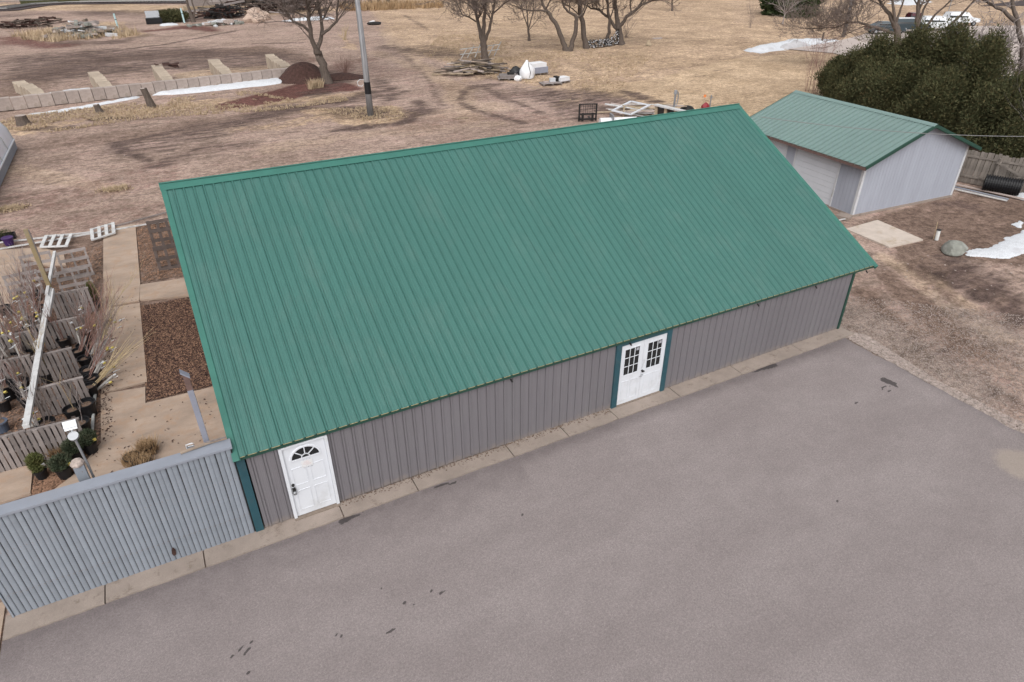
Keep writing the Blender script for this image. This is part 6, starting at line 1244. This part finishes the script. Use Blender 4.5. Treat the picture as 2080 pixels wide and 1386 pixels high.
hy = thing('metal_fitting', 'thin grey standpipe fitting near the ridge end', 'pump', (36.903,26.568, 0)); MB().tube([(0, 0, 0), (0, 0, 1.0)], .05, 8).build('column', 'metal', hy); MB().tube([(-.12, 0, .85), (.18, 0, .8)], .03, 6).build('spout', 'metal', hy)
rd = boulder('dark red valve like lump beside the thin standpipe', 36.614,26.725, .38, 1, .9, .9, 41, 'red', 'red_valve', 2); rd['category'] = 'valve'
of_ = thing('orange_flag', 'tiny orange marker in the lawn above the ridge end', 'marker flag', (38.996,29.427, 0)); MB().tube([(0, 0, 0), (0, 0, .3)], .01, 4).build('stake', 'metal', of_); MB().box((-.12, -.01, .15), (.12, .01, .35)).build('flag', 'orange', of_)
hm = thing('dark_tarp', 'dark humped tarp just showing over the ridge', 'tarp', (34.772,26.616, 0)); MB().lathe((0, 0, 0), [(.6, 0), (.55, .2), (.35, .4), (.05, .48)], 14).build('cover', 'blackm', hm, smooth=True)
wp2 = thing('wooden_stake', 'thin pale stake beside the white roll', 'stake', (28.686,26.151, 0)); MB().box((-.04, -.04, 0), (.04, .04, 1.1)).build('shaft', 'tan_wood', wp2)
for lab, a, b in (('thin pale stick lying in the yard, nearest the roof', [(19.075,32.688),(19.904,32.577)], 0), ('thin pale stick lying below the loaded pallets', [(29.053,39.621),(30.038,39.573)], 0), ('thin pale stick lying left of the pallet fork', [(28.529,34.289),(29.537,34.157)], 0)):
    t_ = thing('stick', lab, 'stick', group='thin pale sticks on the dirt'); MB().tube([(*a[0], .03), (*a[1], .04)], .035, 5).build('stem', 'tan_wood', t_)
jk = boulder('small dark junk heap beyond the utility pole', 32.576,93.845, .8, 1.6, .6, .4, 43, 'blackm', 'junk_heap', 2); jk['category'] = 'junk'
jk = boulder('small pale junk lump beside the dark heap beyond the pole', 33.005,95.912, .45, 1.2, .6, .6, 44, 'bagw', 'junk_lump', 2); jk['category'] = 'junk'
for lab, p, m_ in (('tan leaf pile on the dirt near the left beds', ([(-2.425,27.020)][0]), 'dry'), ('tan straw clump at the left edge of the yard', ([(-7.018,26.160)][0]), 'dry')):
    t_ = thing('straw_clump', lab, 'straw', (*p, 0)); a = rng.normal(size=(220, 2))*[.35, .22]; blades(a, .14, .02, m_, 'straw', t_, None, 2.0, 4)
stt = thing('tree_stump', 'small pale stump in the field right of the clump', 'stump', (54.403,56.262, 0)); MB().tube([(0, 0, -.02), (.05, 0, .55)], [.42, .16], 9).build('trunk', 'tan_wood', stt)
sl1 = tag(mound('limestone_patch', [(59.106,61.478),(60.520,61.256),(59.423,60.192),(58.661,60.615)], .12, .5, 'pebble', edge=.4, res=.2), 'small pale stone patch in the field', 'stones', kind='stuff')

# ------------------------------------------------------------------ railway, driveway, cars, far trees
rl = [(-24.553,151.466),(-20.044,151.131),(-16.078,159.679),(-9.501,162.580),(4.735,157.251),(19.151,150.440),(35.640,143.186)]
bed = bpy.data.objects.new('railway_bed', None); COL.objects.link(bed); bed['kind'] = 'structure'
def strip(P, w_, z, name, mat, parent=None):
    mb = MB(); P = [Vector((*p, z)) for p in P]; n_ = len(P)
    for i, p in enumerate(P): d_ = (P[min(i+1, n_-1)]-P[max(i-1, 0)]).normalized(); s_ = Vector((-d_.y, d_.x, 0))*w_/2; mb.v += [tuple(p-s_), tuple(p+s_)]
    for i in range(n_-1): mb.f.append((2*i, 2*i+2, 2*i+3, 2*i+1)); mb.mi.append(0)
    return mb.build(name, mat, parent)
strip(rl, 9, .05, 'ballast', 'ballast', bed)
for off in (-.75, .75):
    mb = MB(); P = [Vector((*p, .0)) for p in rl]; Q = []
    for i, p in enumerate(P): d_ = (P[min(i+1, len(P)-1)]-P[max(i-1, 0)]).normalized(); Q.append(p+Vector((-d_.y, d_.x, 0))*(off-1.0))
    for a, b in zip(Q[:-1], Q[1:]): mb.beam(a+Vector((0, 0, .3)), b+Vector((0, 0, .3)), .15, .18)
    mb.build('rail', 'rail', bed)
mb = MB(); P = [Vector((*p, 0)) for p in rl]
for a, b in zip(P[:-1], P[1:]):
    d_ = (b-a); n_ = int(d_.length/.8); du_ = d_.normalized(); s_ = Vector((-du_.y, du_.x, 0))
    for i in range(n_): c = a+d_*i/n_+Vector((0, 0, .14)); mb.obox(c-s_, du_*.12, s_*1.25, (0, 0, .08))
mb.build('sleepers', 'ballast', bed, kind='stuff')
pe = thing('tie_pile', 'dark stack of railway ties beside the track, top left', 'tie pile', (-8.661,163.492, 0))
for i in range(6): MB().box((-9, -2+i*.7, 0), (8, -1.4+i*.7, 1.0+.2*(i % 2))).build('tie_bundle', 'cedar', pe)
tb = thing('timber_stack', 'pale timber stack with a dark top near the far track', 'timber stack', (14.808,135.976, 0), .3); MB().box((-5, -1, 0), (5, 1, .5)).build('beam_layer', 'tan_wood', tb); MB().box((-4, -1, .5), (3.5, 1, 1.6)).build('dark_layer', 'grey_wood', tb)
dv = MB(); q = [(66.311,45.942),(70.220,46.551),(76.872,47.837),(83.075,49.863),(92.513,53.259),(102.402,51.856),(114.631,46.451),(129.527,39.576),(57.731,8.831),(52.861,13.034),(53.497,16.078),(59.077,23.472),(66.850,33.769),(67.621,38.123),(68.206,41.426),(67.034,43.776)]; dv.v = [(x_, y_, .012) for x_, y_ in q]; dv.f = [tuple(range(len(q)))]; dv.mi = [0]; do = dv.build('driveway', 'drive'); do['kind'] = 'structure'
dv = MB(); q = [(141.468,68.792),(162.853,72.539),(181.780,70.846),(157.876,59.459),(148.517,64.782)]; dv.v = [(x_, y_, .012) for x_, y_ in q]; dv.f = [tuple(range(len(q)))]; dv.mi = [0]; do = dv.build('road', 'ballast'); do['kind'] = 'structure'
def car(label, p, rz, mat, roofm, kind, L_=4.6, W_=1.8):
    t_ = thing('parked_car', label, 'car', (*p, 0), rz, 'cars parked on the driveway')
    if kind == 'pickup': side = [(-2.6, .45), (-2.6, 1.0), (-.7, 1.02), (-.6, 1.7), (.7, 1.72), (1.3, 1.1), (2.5, 1.0), (2.65, .5)]
    elif kind == 'suv': side = [(-2.3, .4), (-2.35, 1.05), (-2.1, 1.7), (.4, 1.75), (1.1, 1.1), (2.2, .98), (2.35, .5)]
    else: side = [(-2.3, .4), (-2.35, .95), (-1.7, 1.02), (-1.0, 1.42), (.4, 1.45), (1.2, .98), (2.2, .85), (2.35, .45)]
    def loft(side, half, inset, zc):
        mb = MB(); n_ = len(side)
        for y in (-half, half):
            for x_, z in side: k_ = inset if z > zc else 0; mb.v.append((x_, y-(k_ if y > 0 else -k_), z))
        for i in range(n_): j = (i+1) % n_; mb.f.append((i, j, n_+j, n_+i)); mb.mi.append(0)
        mb.f.append(tuple(range(n_))); mb.f.append(tuple(reversed(range(n_, 2*n_)))); mb.mi += [0, 0]; return mb
    loft(side, W_/2, .18, 1.2).build('body', mat, t_)
    tops = [s_ for s_ in side if s_[1] > 1.2]; xa, xb = tops[0][0], tops[-1][0]; zt_ = tops[0][1]
    MB().box((xa+.05, -W_/2+.2, zt_+.003), (xb-.05, W_/2-.2, zt_+.06)).build('roof', roofm, t_)
    for y in (-W_/2+.10, W_/2-.10): MB().obox(((xa+xb)/2-.05, y, (zt_+1.05)/2), ((xb-xa)/2+.1, 0, 0), (0, .012, 0), (0, -.10 if y > 0 else .10, (zt_-1.05)/2-.07)).build('side_window', 'glass', t_)
    MB().obox((xb+.33, 0, (zt_+1.1)/2+.02), (0, W_/2-.25, 0), (.02, 0, .014), (.27, 0, -(zt_-1.1)/2+.02)).build('windscreen', 'glass', t_)
    for x_ in (-1.45, 1.45):
        for y in (-W_/2+.08, W_/2-.08):
            wv_ = MB().tube([(x_, y-.11, .33), (x_, y+.11, .33)], .33, 14).build('wheel', 'black', t_); MB().tube([(x_, y-.12, .33), (x_, y+.12, .33)], .18, 10).build('rim', 'metal', wv_)
    for y in (-.6, .6): MB().box((2.28, y-.15, .62), (2.38, y+.15, .76)).build('headlight', 'white', t_); MB().box((-2.38 if kind != 'pickup' else -2.63, y-.15, .7), (-2.33 if kind != 'pickup' else -2.59, y+.15, .88)).build('tail_light', 'red', t_)
car('dark blue-green sedan with a pale snowy roof, nearest of the cars behind the cedar', (88.391,49.852), R(-32), 'cart', 'cart', 'sedan'); car('second dark blue-green car partly hidden by the cedar top', (92.683,49.303), R(-30), 'cart', 'carw', 'suv')
car('maroon pickup behind the dark cars', (99.356,53.559), R(-30), 'carr', 'carr', 'pickup'); car('white snow-topped car behind the cedar tops, left', (97.927,48.924), R(-30), 'carw', 'carw', 'suv'); car('white large car right of the other white one, snow on its roof', (106.536,50.979), R(-28), 'carw', 'carw', 'suv')
rp = thing('short_post', 'short dark post beside the driveway and snow bank', 'post', (74.136,47.813, 0)); MB().box((-.08, -.08, 0), (.08, .08, 1.1)).build('shaft', 'bark', rp)
for i, (x_, p, lab) in enumerate(((0, ([(42.567,127.574)][0]), 'first dark trunk at the top edge right of the pole'), (0, ([(44.428,127.805)][0]), 'second dark trunk at the top edge right of the pole'), (0, ([(44.591,122.664)][0]), 'thickest dark trunk at the top edge, in straw'), (0, ([(46.625,123.992)][0]), 'bushy stem right of the thickest top edge trunk'))):
    t_ = thing('bare_tree', lab, 'tree', (*p, 0)); MB().tube([(0, 0, -.1), (.1, 0, 3), (0, .1, 7)], [.35+.15*(i == 2), .3, .15], 8).build('trunk', 'bark', t_)
    mb = MB(); 
    for q in range(5): twigs(mb, (0, 0, 2+q), (random.uniform(-1, 1), random.uniform(-1, 1), .6), 3, .06, 2, 900+i*10+q, .6, 4)
    mb.build('crown', 'twig', t_)
tz = in_poly_points([(36.196,126.218),(54.914,120.543),(52.427,114.622),(39.421,115.258),(34.807,117.869)], 500); tag(blades(tz, 1.3, .08, 'dry2', 'tall_straw', None, 'stuff', .5, 5), 'orange-brown tall straw around the top edge trunks', 'dry grass', kind='stuff')
